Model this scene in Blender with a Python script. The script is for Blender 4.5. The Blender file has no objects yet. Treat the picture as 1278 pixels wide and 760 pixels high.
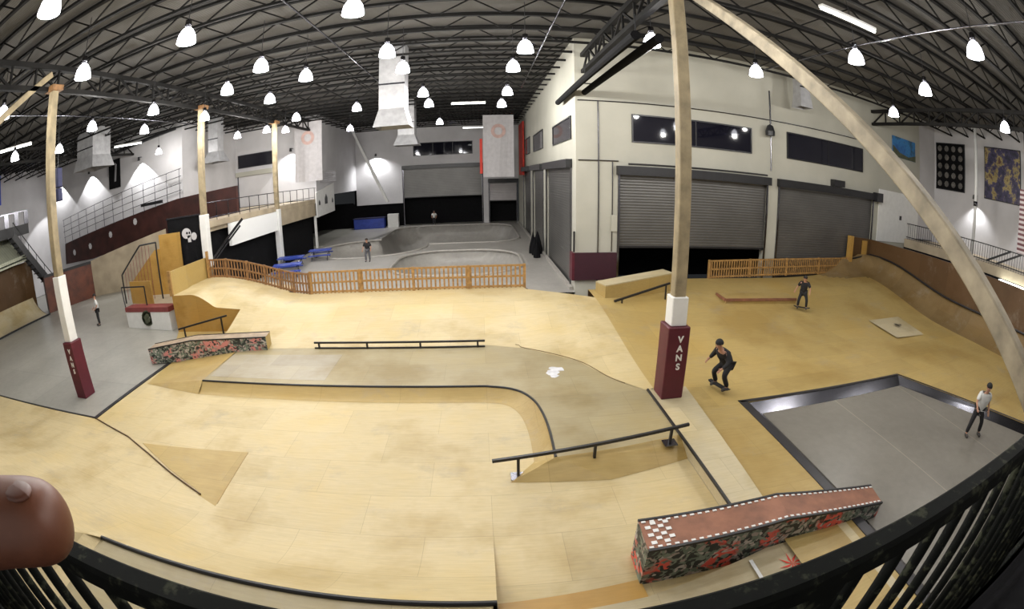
import bpy, bmesh, math, random
from mathutils import Vector, Matrix
random.seed(7)
S = bpy.context.scene
COL = S.collection
PI = math.pi
V = Vector

# ------------------------------------------------------------------ materials
def newmat(name):
    m = bpy.data.materials.new(name); m.use_nodes = True
    nt = m.node_tree; b = nt.nodes['Principled BSDF']
    return m, nt, b
def node(nt, typ, **k):
    n = nt.nodes.new(typ)
    for a, v in k.items(): setattr(n, a, v)
    return n
def rgb(c): return (c[0], c[1], c[2], 1.0)
def ramp(nt, fac, stops):
    r = node(nt, 'ShaderNodeValToRGB'); e = r.color_ramp.elements
    while len(e) < len(stops): e.new(0.5)
    for i, (p, c) in enumerate(stops): e[i].position = p; e[i].color = rgb(c)
    nt.links.new(fac, r.inputs[0]); return r.outputs[0]
def mixc(nt, fac, a, b, mode='MIX'):
    m = node(nt, 'ShaderNodeMix', data_type='RGBA', blend_type=mode)
    for s, v in ((0, fac), (6, a), (7, b)):
        if isinstance(v, (int, float)): m.inputs[s].default_value = v
        elif isinstance(v, tuple): m.inputs[s].default_value = rgb(v)
        else: nt.links.new(v, m.inputs[s])
    return m.outputs[2]
def wpos(nt, scale=(1, 1, 1), rot=(0, 0, 0)):
    g = node(nt, 'ShaderNodeNewGeometry'); mp = node(nt, 'ShaderNodeMapping')
    mp.inputs['Scale'].default_value = scale; mp.inputs['Rotation'].default_value = rot
    nt.links.new(g.outputs['Position'], mp.inputs['Vector']); return mp.outputs[0]
def noise(nt, vec, scale, detail=4, rough=0.55):
    n = node(nt, 'ShaderNodeTexNoise'); n.inputs['Scale'].default_value = scale
    n.inputs['Detail'].default_value = detail; n.inputs['Roughness'].default_value = rough
    nt.links.new(vec, n.inputs['Vector']); return n.outputs[0]
def bump(nt, b, h, strength=0.2, dist=0.02):
    n = node(nt, 'ShaderNodeBump'); n.inputs['Strength'].default_value = strength
    n.inputs['Distance'].default_value = dist
    nt.links.new(h, n.inputs['Height']); nt.links.new(n.outputs[0], b.inputs['Normal'])
def plain(name, c, rough=0.6, metal=0.0, var=0.12, scale=3.0, spec=0.5):
    m, nt, b = newmat(name)
    v = wpos(nt); f = noise(nt, v, scale)
    lo = tuple(x * (1 - var) for x in c); hi = tuple(min(1, x * (1 + var)) for x in c)
    nt.links.new(ramp(nt, f, [(0.3, lo), (0.7, hi)]), b.inputs['Base Color'])
    b.inputs['Roughness'].default_value = rough; b.inputs['Metallic'].default_value = metal
    b.inputs['Specular IOR Level'].default_value = spec
    return m
def glow(name, c, s):
    m, nt, b = newmat(name)
    b.inputs['Base Color'].default_value = rgb(c)
    b.inputs['Emission Color'].default_value = rgb(c); b.inputs['Emission Strength'].default_value = s
    return m
def plywood(name, c, stain=0.5, panel=(2.44, 1.22), rot=0.0, var=0.16, rough=0.42, sc=0.35):
    m, nt, b = newmat(name)
    v = wpos(nt, rot=(0, 0, rot))
    br = node(nt, 'ShaderNodeTexBrick'); br.offset = 0.5
    br.inputs['Scale'].default_value = 1.0; br.inputs['Brick Width'].default_value = panel[0]
    br.inputs['Row Height'].default_value = panel[1]; br.inputs['Mortar Size'].default_value = 0.006
    br.inputs['Mortar Smooth'].default_value = 0.4; br.inputs['Bias'].default_value = 0.0
    br.inputs['Color1'].default_value = rgb(tuple(x * (1 - var) for x in c))
    br.inputs['Color2'].default_value = rgb(tuple(min(1, x * (1 + var * 0.7)) for x in c))
    br.inputs['Mortar'].default_value = rgb(tuple(x * 0.6 for x in c))
    nt.links.new(v, br.inputs['Vector'])
    g = noise(nt, wpos(nt, scale=(1.2, 14, 14), rot=(0, 0, rot)), 1.6, 6, 0.6)
    col = mixc(nt, 0.38, br.outputs[0], ramp(nt, g, [(0.25, tuple(x * 0.72 for x in c)), (0.75, tuple(min(1, x * 1.2) for x in c))]))
    big = noise(nt, wpos(nt), sc, 5, 0.6)
    col = mixc(nt, 1.0, col, ramp(nt, big, [(0.35, (0.80, 0.74, 0.60)), (0.5, (1, 1, 1)), (0.68, (1.0, 0.95, 0.80))]), 'MULTIPLY')
    st = noise(nt, wpos(nt, scale=(1, 1.5, 1)), 0.55, 9, 0.72)
    sf = node(nt, 'ShaderNodeMapRange'); sf.inputs[1].default_value = 0.56; sf.inputs[2].default_value = 0.75
    sf.inputs[4].default_value = stain; nt.links.new(st, sf.inputs[0])
    col = mixc(nt, sf.outputs[0], col, (0.28, 0.25, 0.20))
    nt.links.new(col, b.inputs['Base Color'])
    b.inputs['Roughness'].default_value = rough
    b.inputs['Specular IOR Level'].default_value = 0.35
    bump(nt, b, g, 0.08, 0.01)
    return m
def concrete(name, c, rough=0.4, joint=None, var=0.2):
    m, nt, b = newmat(name)
    v = wpos(nt); n1 = noise(nt, v, 0.35, 8, 0.65); n2 = noise(nt, v, 4.0, 6, 0.6)
    col = ramp(nt, n1, [(0.3, tuple(x * (1 - var) for x in c)), (0.7, tuple(x * (1 + var) for x in c))])
    col = mixc(nt, 0.3, col, ramp(nt, n2, [(0.3, tuple(x * 0.75 for x in c)), (0.7, tuple(x * 1.25 for x in c))]))
    if joint:
        br = node(nt, 'ShaderNodeTexBrick'); br.offset = 0.0
        br.inputs['Scale'].default_value = 1.0; br.inputs['Brick Width'].default_value = joint[0]
        br.inputs['Row Height'].default_value = joint[1]; br.inputs['Mortar Size'].default_value = 0.02
        br.inputs['Color1'].default_value = (1, 1, 1, 1); br.inputs['Color2'].default_value = (0.9, 0.9, 0.9, 1)
        br.inputs['Mortar'].default_value = rgb(joint[2]); nt.links.new(v, br.inputs['Vector'])
        col = mixc(nt, 1.0, col, br.outputs[0], 'MULTIPLY')
    nt.links.new(col, b.inputs['Base Color']); b.inputs['Roughness'].default_value = rough
    return m
def slats(name, c, axis='Z', scale=6.0, rough=0.35, metal=0.6, strength=0.5):
    m, nt, b = newmat(name)
    w = node(nt, 'ShaderNodeTexWave', bands_direction=axis); w.inputs['Scale'].default_value = scale
    nt.links.new(wpos(nt), w.inputs['Vector'])
    f = noise(nt, wpos(nt), 0.5, 6)
    col = ramp(nt, f, [(0.3, tuple(x * 0.8 for x in c)), (0.7, tuple(x * 1.2 for x in c))])
    col = mixc(nt, 0.25, col, ramp(nt, w.outputs[1], [(0, tuple(x * 0.55 for x in c)), (1, tuple(x * 1.2 for x in c))]))
    nt.links.new(col, b.inputs['Base Color'])
    b.inputs['Roughness'].default_value = rough; b.inputs['Metallic'].default_value = metal
    bump(nt, b, w.outputs[1], strength, 0.03)
    return m
def graffiti(name, light=False):
    m, nt, b = newmat(name)
    v = wpos(nt, scale=(1, 1, 1.3)); wn = node(nt, 'ShaderNodeTexNoise'); wn.inputs['Scale'].default_value = 3.0
    nt.links.new(v, wn.inputs['Vector'])
    vm = node(nt, 'ShaderNodeVectorMath', operation='MULTIPLY_ADD')
    nt.links.new(wn.outputs[1], vm.inputs[0]); vm.inputs[1].default_value = (0.45, 0.45, 0.45); nt.links.new(v, vm.inputs[2])
    vo = node(nt, 'ShaderNodeTexVoronoi'); vo.inputs['Scale'].default_value = 11.5; nt.links.new(vm.outputs[0], vo.inputs['Vector'])
    sep = node(nt, 'ShaderNodeSeparateColor'); nt.links.new(vo.outputs['Color'], sep.inputs[0])
    r = node(nt, 'ShaderNodeValToRGB'); r.color_ramp.interpolation = 'CONSTANT'; e = r.color_ramp.elements
    cols = [(0, (0.02, 0.025, 0.025)), (0.24, (0.13, 0.17, 0.13)), (0.46, (0.34, 0.28, 0.25)), (0.60, (0.03, 0.033, 0.033)), (0.70, (0.20, 0.24, 0.19)), (0.86, (0.48, 0.44, 0.40))]
    while len(e) < len(cols): e.new(0.5)
    for i, (p, c) in enumerate(cols): e[i].position = p; e[i].color = rgb(c)
    nt.links.new(sep.outputs[0], r.inputs[0])
    rn = noise(nt, v, 1.5, 3, 0.5)
    mr = node(nt, 'ShaderNodeMapRange'); mr.inputs[1].default_value = 0.52; mr.inputs[2].default_value = 0.58; nt.links.new(rn, mr.inputs[0])
    gt = node(nt, 'ShaderNodeMath', operation='GREATER_THAN'); gt.inputs[1].default_value = 0.42; nt.links.new(sep.outputs[1], gt.inputs[0])
    mu = node(nt, 'ShaderNodeMath', operation='MULTIPLY'); nt.links.new(gt.outputs[0], mu.inputs[0]); nt.links.new(mr.outputs[0], mu.inputs[1])
    col = mixc(nt, mu.outputs[0], r.outputs[0], (0.72, 0.10, 0.07) if not light else (0.62, 0.24, 0.22))
    nt.links.new(col, b.inputs['Base Color']); b.inputs['Roughness'].default_value = 0.5
    return m
def checker(name, a, c, scale):
    m, nt, b = newmat(name)
    ch = node(nt, 'ShaderNodeTexChecker'); ch.inputs['Scale'].default_value = scale
    ch.inputs[1].default_value = rgb(a); ch.inputs[2].default_value = rgb(c)
    nt.links.new(wpos(nt, rot=(0.1, 0.1, 0.06)), ch.inputs[0]); nt.links.new(ch.outputs[0], b.inputs['Base Color'])
    b.inputs['Roughness'].default_value = 0.5
    return m
def picture(name, stops, scale=1.2, rot=0.0):
    m, nt, b = newmat(name)
    v = wpos(nt, rot=(rot, 0, rot)); n = noise(nt, v, scale, 6, 0.65)
    nt.links.new(ramp(nt, n, stops), b.inputs['Base Color']); b.inputs['Roughness'].default_value = 0.5
    return m

M = {}
M['ply'] = plywood('pale_plywood', (0.54, 0.44, 0.245), 0.55, var=0.09)
M['ply_grey'] = plywood('worn_plywood', (0.34, 0.285, 0.165), 0.7, var=0.10)
M['ply_warm'] = plywood('amber_plywood', (0.42, 0.305, 0.115), 0.5, sc=0.22, var=0.11)
M['ply_orange'] = plywood('honey_plywood', (0.42, 0.25, 0.065), 0.25, sc=0.6)
M['ply_light'] = plywood('new_plywood', (0.50, 0.43, 0.28), 0.2)
M['ply_brown'] = plywood('brown_plywood', (0.10, 0.055, 0.024), 0.5, panel=(1.22, 2.44))
M['ply_worn'] = plywood('dark_worn_plywood', (0.20, 0.135, 0.06), 0.7)
M['fence'] = plain('fence_timber', (0.34, 0.19, 0.06), 0.6, var=0.35, scale=6)
M['fence_dark'] = plain('fence_timber_red', (0.22, 0.11, 0.04), 0.6, var=0.35, scale=6)
M['concrete'] = concrete('polished_concrete', (0.34, 0.33, 0.29), 0.32, joint=(6.0, 6.0, (0.75, 0.75, 0.75)))
M['pit'] = concrete('grey_pit_floor', (0.20, 0.185, 0.155), 0.35, joint=(3.45, 40.0, (1.5, 1.45, 1.35)), var=0.18)
M['bowl'] = concrete('bowl_concrete', (0.33, 0.315, 0.29), 0.4)
M['cop'] = plain('coping_stone', (0.38, 0.36, 0.33), 0.4)
M['steel'] = plain('worn_steel', (0.16, 0.16, 0.18), 0.22, 1.0)
M['black'] = plain('black_paint', (0.012, 0.012, 0.014), 0.4, var=0.3)
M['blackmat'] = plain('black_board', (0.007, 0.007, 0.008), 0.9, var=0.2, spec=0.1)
M['navy'] = plain('dark_navy', (0.01, 0.012, 0.05), 0.7)
M['white'] = plain('white_paint', (0.72, 0.72, 0.70), 0.5, var=0.05)
M['cream'] = plain('cream_wall', (0.42, 0.41, 0.35), 0.7, var=0.07, scale=0.5)
M['grey_wall'] = plain('pale_grey_wall', (0.55, 0.54, 0.55), 0.75, var=0.10, scale=0.4)
M['maroon'] = plain('maroon_pad', (0.085, 0.006, 0.016), 0.5, var=0.15)
M['darkred'] = plain('dark_red_panel', (0.045, 0.012, 0.009), 0.6, var=0.4, scale=1.2)
M['redbrown'] = plain('red_brown_box', (0.10, 0.028, 0.013), 0.5, var=0.4, scale=1.4)
M['redband'] = plain('red_band', (0.22, 0.045, 0.045), 0.5)
M['tan'] = plain('tan_board', (0.40, 0.33, 0.23), 0.7, var=0.2, scale=0.8)
M['timber'] = plain('column_timber', (0.26, 0.21, 0.125), 0.65, var=0.3, scale=2.5)
M['timber_pale'] = plain('brace_timber', (0.27, 0.23, 0.16), 0.65, var=0.4, scale=2.5)
M['roof'] = slats('roof_deck', (0.10, 0.095, 0.086), 'Y', 3.0, 0.8, 0.0, 0.4)
M['joist'] = plain('joist_steel', (0.012, 0.0115, 0.011), 0.7, 0.0, var=0.5, scale=0.7, spec=0.12)
M['door'] = slats('roll_door_steel', (0.12, 0.117, 0.112), 'Z', 2.2, 0.36, 0.4, 0.25)
M['door_light'] = slats('pale_roll_door', (0.36, 0.34, 0.34), 'Z', 2.2, 0.4, 0.3, 0.4)
M['glass'] = plain('dark_window_glass', (0.006, 0.006, 0.012), 0.04, var=0.1)
M['duct'] = plain('galvanised_duct', (0.36, 0.36, 0.37), 0.4, 0.2, var=0.15)
M['banner'] = plain('grey_banner_cloth', (0.55, 0.53, 0.54), 0.8, var=0.08)
M['red'] = plain('red_cloth', (0.65, 0.05, 0.03), 0.7)
M['pink'] = plain('faded_red_print', (0.58, 0.40, 0.36), 0.8)
M['blue'] = plain('blue_vinyl', (0.03, 0.06, 0.34), 0.4, var=0.2)
M['blue_banner'] = picture('blue_banner', [(0.3, (0.01, 0.02, 0.25)), (0.55, (0.03, 0.10, 0.6)), (0.75, (0.3, 0.5, 0.9))], 0.6)
M['awning'] = slats('pale_awning', (0.50, 0.52, 0.40), 'Y', 1.2, 0.5, 0.0, 0.4)
M['rubber'] = plain('dark_wood_top', (0.24, 0.10, 0.055), 0.55, var=0.25)
M['brown_top'] = plain('weathered_top', (0.32, 0.24, 0.16), 0.5, var=0.25)
M['graf'] = graffiti('graffiti_print'); M['graf2'] = graffiti('graffiti_print_faded', True)
M['chk'] = checker('black_white_check', (0.02, 0.02, 0.02), (0.8, 0.8, 0.8), 9.0)
M['emblem'] = plain('dark_green_emblem', (0.09, 0.10, 0.06), 0.6, var=0.3)
M['paleprint'] = plain('pale_floor_print', (0.62, 0.62, 0.64), 0.5, var=0.15, scale=6)
M['skin'] = plain('skin', (0.42, 0.22, 0.14), 0.5, var=0.08, scale=20)
M['skin_hand'] = plain('hand_skin', (0.13, 0.045, 0.022), 0.5, var=0.15, scale=60)
M['nail'] = plain('finger_nail', (0.10, 0.035, 0.02), 0.5, var=0.05)
M['hair'] = plain('dark_hair', (0.015, 0.01, 0.008), 0.7)
M['cloth_black'] = plain('black_cloth', (0.012, 0.012, 0.014), 0.85)
M['cloth_white'] = plain('white_cloth', (0.60, 0.60, 0.58), 0.85)
M['cloth_grey'] = plain('grey_cloth', (0.10, 0.10, 0.11), 0.85)
M['shoe'] = plain('skate_shoe', (0.05, 0.045, 0.04), 0.7)
M['railblack'] = plain('chipped_black_rail', (0.012, 0.014, 0.012), 0.5, var=0.5, scale=25)
# the near rail has worn spots where the paint chipped
m, nt, b = newmat('chipped_rail_paint')
f = noise(nt, wpos(nt), 22, 4, 0.6)
nt.links.new(ramp(nt, f, [(0.0, (0.004, 0.004, 0.004)), (0.55, (0.006, 0.007, 0.006)), (0.64, (0.035, 0.038, 0.025)), (1.0, (0.07, 0.07, 0.05))]), b.inputs['Base Color'])
b.inputs['Roughness'].default_value = 0.8; b.inputs['Specular IOR Level'].default_value = 0.08; M['nearrail'] = m
M['lamp'] = glow('lamp_acrylic', (0.93, 0.93, 1.0), 9.0)
M['tube'] = glow('fluorescent_tube', (0.95, 1.0, 0.95), 6.0)
M['glow_sign'] = glow('glowing_panel', (0.80, 0.80, 0.78), 0.12)  # plain white sign with a faint glow added to its colour
def stripes():
    m, nt, b = newmat('striped_cloth')
    w = node(nt, 'ShaderNodeTexWave', bands_direction='Z'); w.inputs['Scale'].default_value = 1.1
    nt.links.new(wpos(nt), w.inputs['Vector'])
    nt.links.new(ramp(nt, w.outputs[1], [(0.45, (0.16, 0.05, 0.06)), (0.55, (0.65, 0.58, 0.58))]), b.inputs['Base Color'])
    return m
M['stripe'] = stripes()
M['art_blue'] = picture('blue_artwork', [(0.35, (0.03, 0.10, 0.32)), (0.5, (0.05, 0.22, 0.50)), (0.65, (0.04, 0.07, 0.08))], 0.8)
M['art_mix'] = picture('dark_artwork', [(0.35, (0.02, 0.02, 0.04)), (0.5, (0.06, 0.05, 0.12)), (0.58, (0.40, 0.32, 0.12)), (0.68, (0.10, 0.05, 0.04))], 1.4)
M['art_grey'] = picture('grey_artwork', [(0.3, (0.05, 0.05, 0.045)), (0.55, (0.12, 0.11, 0.10)), (0.7, (0.26, 0.24, 0.21))], 2.5)

# ------------------------------------------------------------------ mesh helpers
class MB:
    def __init__(s): s.v = []; s.f = []
    def add(s, vs, fs):
        o = len(s.v); s.v += [tuple(p) for p in vs]; s.f += [tuple(i + o for i in f) for f in fs]; return s
    def box(s, x0, x1, y0, y1, z0, z1):
        x0, x1 = min(x0, x1), max(x0, x1); y0, y1 = min(y0, y1), max(y0, y1); z0, z1 = min(z0, z1), max(z0, z1)
        return s.add([(x0, y0, z0), (x1, y0, z0), (x1, y1, z0), (x0, y1, z0), (x0, y0, z1), (x1, y0, z1), (x1, y1, z1), (x0, y1, z1)],
                     [(3, 2, 1, 0), (4, 5, 6, 7), (0, 1, 5, 4), (1, 2, 6, 5), (2, 3, 7, 6), (3, 0, 4, 7)])
    def beam(s, p, q, w, h, up=(0, 0, 1)):
        p, q = V(p), V(q); d = (q - p).normalized(); u = V(up)
        if abs(d.dot(u)) > 0.98: u = V((0, 1, 0))
        a = d.cross(u).normalized() * w / 2; c = a.cross(d).normalized() * h / 2
        vs = [p - a - c, p + a - c, p + a + c, p - a + c, q - a - c, q + a - c, q + a + c, q - a + c]
        return s.add(vs, [(0, 1, 2, 3), (7, 6, 5, 4), (0, 4, 5, 1), (1, 5, 6, 2), (2, 6, 7, 3), (3, 7, 4, 0)])
    def tube(s, p, q, r, n=10, r2=None):
        p, q = V(p), V(q); d = (q - p).normalized(); u = V((0, 0, 1)) if abs(d.z) < 0.95 else V((1, 0, 0))
        a = d.cross(u).normalized(); c = a.cross(d); r2 = r if r2 is None else r2
        vs = [p + (a * math.cos(t) + c * math.sin(t)) * r for t in [2 * PI * i / n for i in range(n)]]
        vs += [q + (a * math.cos(t) + c * math.sin(t)) * r2 for t in [2 * PI * i / n for i in range(n)]]
        return s.add(vs, [(i, (i + 1) % n, n + (i + 1) % n, n + i) for i in range(n)] + [tuple(range(n))[::-1], tuple(range(n, 2 * n))])
    def path(s, pts, r, n=8):
        for a, b_ in zip(pts, pts[1:]): s.tube(a, b_, r, n)
        return s
    def lathe(s, prof, c=(0, 0, 0), n=20):
        o = len(s.v); k = len(prof)
        for i in range(n):
            t = 2 * PI * i / n
            s.v += [(c[0] + r * math.cos(t), c[1] + r * math.sin(t), c[2] + z) for r, z in prof]
        for i in range(n):
            for j in range(k - 1):
                s.f.append((o + i * k + j, o + ((i + 1) % n) * k + j, o + ((i + 1) % n) * k + j + 1, o + i * k + j + 1))
        return s
    def prism(s, poly, z0, z1):
        n = len(poly)
        zf0 = z0 if callable(z0) else (lambda x, y: z0); zf1 = z1 if callable(z1) else (lambda x, y: z1)
        vs = [(x, y, zf0(x, y)) for x, y in poly] + [(x, y, zf1(x, y)) for x, y in poly]
        return s.add(vs, [tuple(range(n))[::-1], tuple(range(n, 2 * n))] + [(i, (i + 1) % n, n + (i + 1) % n, n + i) for i in range(n)])
    def slab(s, prof, d):            # closed outline of 3-D points pushed along vector d
        n = len(prof); d = V(d)
        return s.add([V(p) for p in prof] + [V(p) + d for p in prof],
                     [tuple(range(n)), tuple(range(n, 2 * n))[::-1]] + [((i + 1) % n, i, n + i, n + (i + 1) % n) for i in range(n)])
    def loft(s, rows):
        o = len(s.v); k = len(rows[0])
        for r in rows: s.v += [tuple(p) for p in r]
        for i in range(len(rows) - 1):
            for j in range(k - 1): s.f.append((o + i * k + j, o + i * k + j + 1, o + (i + 1) * k + j + 1, o + (i + 1) * k + j))
        return s
    def build(s, name, m, parent=None, smooth=False, bevel=0):
        me = bpy.data.meshes.new(name)
        off = V((0, 0, 0))
        if parent is not None:
            p = parent
            while p: off += p.location; p = p.parent
        me.from_pydata([tuple(V(v) - off) for v in s.v], [], s.f)
        bm = bmesh.new(); bm.from_mesh(me); bmesh.ops.recalc_face_normals(bm, faces=bm.faces)
        if bevel: bmesh.ops.bevel(bm, geom=list(bm.edges), offset=bevel, segments=1, affect='EDGES')
        bm.to_mesh(me); bm.free()
        me.materials.append(M[m] if isinstance(m, str) else m)
        if smooth: me.shade_smooth()
        o = bpy.data.objects.new(name, me); COL.objects.link(o)
        if parent is not None: o.parent = parent
        return o
def tag(o, label, cat, group=None):
    o['label'] = label; o['category'] = cat
    if group: o['group'] = group
    return o
def thing(name, label, cat, loc, group=None):
    o = bpy.data.objects.new(name, None); o.empty_display_size = 0.2; COL.objects.link(o); o.location = loc
    return tag(o, label, cat, group)
def struct(o): o['kind'] = 'structure'; return o
def dup(root, loc, label=None):
    def cp(o, par):
        c = o.copy(); COL.objects.link(c); c.parent = par
        for ch in [x for x in o.children]: cp(ch, c)
        return c
    r = root.copy(); COL.objects.link(r); r.location = loc
    if label: r['label'] = label
    for ch in list(root.children): cp(ch, r)
    return r

# ------------------------------------------------------------------ shell of the hall
def sstep(t): t = max(0, min(1, t)); return t * t * (3 - 2 * t)
fl = MB()
fl.box(-46, -15.0, -6, 56, -0.33, -0.03).box(-15.0, 4.5, -6, 21.9, -0.33, -0.03).box(4.5, 34, -6, 22, -0.33, -0.03)
struct(fl.build('floor', 'concrete'))
struct(MB().box(-46, 35, -6, 56.3, 12.95, 13.1).build('ceiling', 'roof'))

# front building: corner pier, lintel, piers between roll-up doors, return wall running back
wf = MB()
wf.box(4.5, 6.6, 22, 22.5, -0.03, 12.95).box(15.5, 16.3, 22, 22.5, -0.03, 6.5).box(25.1, 31.2, 22, 22.5, -0.03, 12.95)
wf.box(6.6, 25.1, 22, 22.5, 6.5, 12.95)
struct(wf.build('wall_front', 'cream'))
ws = MB()
ws.box(4.5, 5.0, 22.5, 23.0, 0, 6.8).box(4.5, 5.0, 32.0, 33.6, 0, 6.8).box(4.5, 5.0, 40.2, 42.4, 0, 6.8).box(4.5, 5.0, 49, 56, 0, 6.8)
ws.box(4.5, 5.0, 22.5, 56, 6.8, 12.95)
struct(ws.build('wall_side', 'cream'))
struct(MB().box(5.2, 31, 26.8, 27, 0, 7).box(5.3, 5.5, 22.6, 56, 0, 7).build('wall_behind_doors', 'blackmat'))  # shade of the interior beyond the doors put in as black
wr = MB(); wr.box(-15.2, -9.4, 56, 56.4, 3.1, 12.95).box(-9.4, 0.3, 56, 56.4, 7.6, 12.95).box(0.3, 0.9, 56, 56.4, 0, 12.95).box(0.9, 4.5, 56, 56.4, 5.6, 12.95)
struct(wr.build('wall_back', 'grey_wall'))
struct(MB().box(-16, 4.5, 58.0, 58.2, 0, 8).build('wall_behind_back', 'blackmat'))  # black colour stands in for the dark opening under the far door
struct(MB().box(-46, -24, 32.0, 32.4, 0, 12.95).box(-24.3, -24, 32.4, 41.5, 0, 12.95).box(-24, -15.2, 41.5, 41.9, 4.8, 12.95).build('wall_left_back', 'grey_wall'))
struct(MB().box(-15.5, -15.2, 41.9, 56.4, 5.0, 12.95).build('wall_left_return', 'grey_wall'))
struct(MB().box(-46.4, -46, -6, 32.4, 0, 12.95).build('wall_left', 'grey_wall'))
struct(MB().box(34, 34.4, -6, 27, 0, 12.95).box(31.2, 34, 22.2, 22.5, 3.8, 12.95).build('wall_right', 'grey_wall'))
struct(MB().box(-46, 34, -6.3, -6, 0, 12.95).build('wall_rear', 'grey_wall'))

# roll-up doors
def roll_door(n, x0, x1, y, ztop, zcurt, zsill, label_mat, facing='y', housing='black'):
    d = thing('door_%d' % n, 'roll-up steel door', 'door', ((x0 + x1) / 2, y, zsill)) if facing == 'y' else thing('door_%d' % n, 'roll-up steel door', 'door', (y, (x0 + x1) / 2, zsill))
    for k in ('label', 'category'): del d[k]
    struct(d)
    def bx(a0, a1, b0, b1, z0, z1, nm, mt):
        m_ = MB()
        if facing == 'y': m_.box(a0, a1, y + b0, y + b1, z0, z1)
        else: m_.box(y + b0, y + b1, a0, a1, z0, z1)
        return m_.build(nm, mt, d)
    bx(x0 + .03, x1 - .03, 0.12, 0.2, zcurt, ztop, 'curtain', label_mat)
    bx(x0 + .03, x1 - .03, 0.08, 0.24, zcurt - 0.1, zcurt, 'bottom_bar', 'black')
    bx(x0 - .1, x1 + .1, -0.32, -0.01, ztop - 0.42, ztop + 0.02, 'roll_housing', housing)
    bx(x0 - .02, x0 + .08, -0.08, -0.005, zsill, ztop - .42, 'guide_track', 'steel')
    bx(x1 - .08, x1 + .02, -0.08, -0.005, zsill, ztop - .42, 'guide_track', 'steel')
    return d
d1 = roll_door(1, 6.6, 15.5, 22, 6.5, 2.55, 0.1, 'door')
MB().tube((7.0, 21.6, 6.62), (15.2, 21.6, 6.62), 0.05).build('drive_shaft', 'black', d1)
d2 = roll_door(2, 16.3, 25.1, 22, 6.5, 0.3, 0.1, 'door')
MB().box(20.6, 21.6, 21.55, 21.95, 6.55, 6.95).build('motor', 'black', d2)
MB().box(25.0, 25.7, 21.5, 21.95, 6.0, 6.6).build('motor', 'black', d2)
roll_door(3, 23.0, 32.0, 4.5, 6.8, 0.3, 0.0, 'door', 'x')
roll_door(4, 33.6, 40.2, 4.5, 6.8, 0.3, 0.0, 'door', 'x')
roll_door(5, 42.4, 49.0, 4.5, 6.8, 0.3, 0.0, 'door', 'x')
roll_door(6, -9.3, 0.2, 56, 7.55, 3.75, 0.3, 'door')
roll_door(7, 0.95, 4.3, 56, 5.55, 3.0, 0.3, 'door_light')
# windows
wn = [0]
def window(a0, a1, z0, z1, at_, facing='y', mull=0):
    wn[0] += 1
    m_ = MB(); g = MB()
    def bx(mb, p0, p1, q0, q1, c0, c1):
        if facing == 'y': mb.box(p0, p1, at_ + q0, at_ + q1, c0, c1)
        else: mb.box(at_ + q0, at_ + q1, p0, p1, c0, c1)
    w = 0.07
    bx(m_, a0, a1, -0.07, -0.004, z0, z0 + w); bx(m_, a0, a1, -0.07, -0.004, z1 - w, z1)
    bx(m_, a0, a0 + w, -0.07, -0.004, z0 + w, z1 - w); bx(m_, a1 - w, a1, -0.07, -0.004, z0 + w, z1 - w)
    for i in range(mull):
        x = a0 + (a1 - a0) * (i + 1) / (mull + 1); bx(m_, x - .02, x + .02, -0.06, -0.02, z0 + w, z1 - w)
    o = struct(m_.build('window_%d' % wn[0], 'black'))
    bx(g, a0 + w, a1 - w, -0.03, -0.008, z0 + w, z1 - w)
    g.build('pane', 'glass', o)
window(7.3, 14.35, 7.72, 9.15, 22, mull=1)
window(16.9, 23.8, 7.75, 9.3, 22, mull=1)
window(23.0, 28.9, 7.85, 9.05, 4.5, 'x'); window(33.6, 39.6, 7.95, 9.4, 4.5, 'x'); window(42.4, 46.5, 8.0, 9.6, 4.5, 'x')
window(-8.0, -0.9, 8.7, 10.3, 56, mull=2)
window(-24.0 + .3, -19.4, 8.6, 9.9, 41.5)
# grey shutter and grille above the left upper floor
roll_door(8, -23.8, -19.5, 41.5, 8.2, 5.5, 4.8, 'door', 'y', 'cream')
g = MB().box(-15.19, -15.12, 42.6, 47.6, 6.3, 7.4)
tag(g.build('wall_grille', 'door_light'), 'grey square grille high on the white wall beside the left balcony end', 'grille')
# conduits on the cream wall
struct(MB().tube((4.6, 21.95, 9.7), (25, 21.95, 9.85), 0.03).tube((5.6, 21.95, 0.8), (5.6, 21.95, 9.7), 0.03).tube((6.3, 21.95, 2.3), (6.3, 21.95, 6.7), 0.025).tube((15.7, 21.95, 6.9), (15.7, 21.95, 11.5), 0.03).tube((4.6, 21.95, 6.75), (6.6, 21.95, 6.75), 0.03).build('trim_1', 'steel'))
c = thing('wall_pad', 'maroon and black padding at foot of the cream corner pier', 'padding', (5.5, 21.9, 0.9))
MB().box(4.42, 6.55, 21.82, 21.98, 0.9, 2.25).build('pad_front', plain('maroon_dark', (0.035, 0.004, 0.012), 0.6), c)
MB().box(4.30, 4.42, 21.82, 22.45, 0.9, 2.25).build('pad_return', 'maroon', c)
tag(MB().box(6.25, 6.55, 21.9, 21.995, 3.3, 4.1).build('control_box', 'cream'), 'small pale control box on the cream pier left of the big door', 'control box')
tag(MB().tube((4.4, 21.9, 2.3), (4.4, 21.9, 3.3), 0.05).build('fire_extinguisher', 'black'), 'small dark extinguisher on the corner of the cream pier', 'extinguisher')
tag(MB().box(25.7, 31.1, 21.93, 21.99, 3.4, 6.9).build('white_wall_panel', 'white'), 'large white panel with small black mark right of the second roll-up door', 'panel')
tag(MB().prism([(28.4, 21.92), (28.7, 21.92), (28.7, 21.915), (28.4, 21.915)], 5.0, 5.3).build('wall_mark', 'black'), 'small black mark in the middle of the white panel', 'mark')
t = thing('wall_bell', 'dark caged lamp hanging high between the two upper windows', 'lamp', (15.4, 21.6, 8.8))
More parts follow.
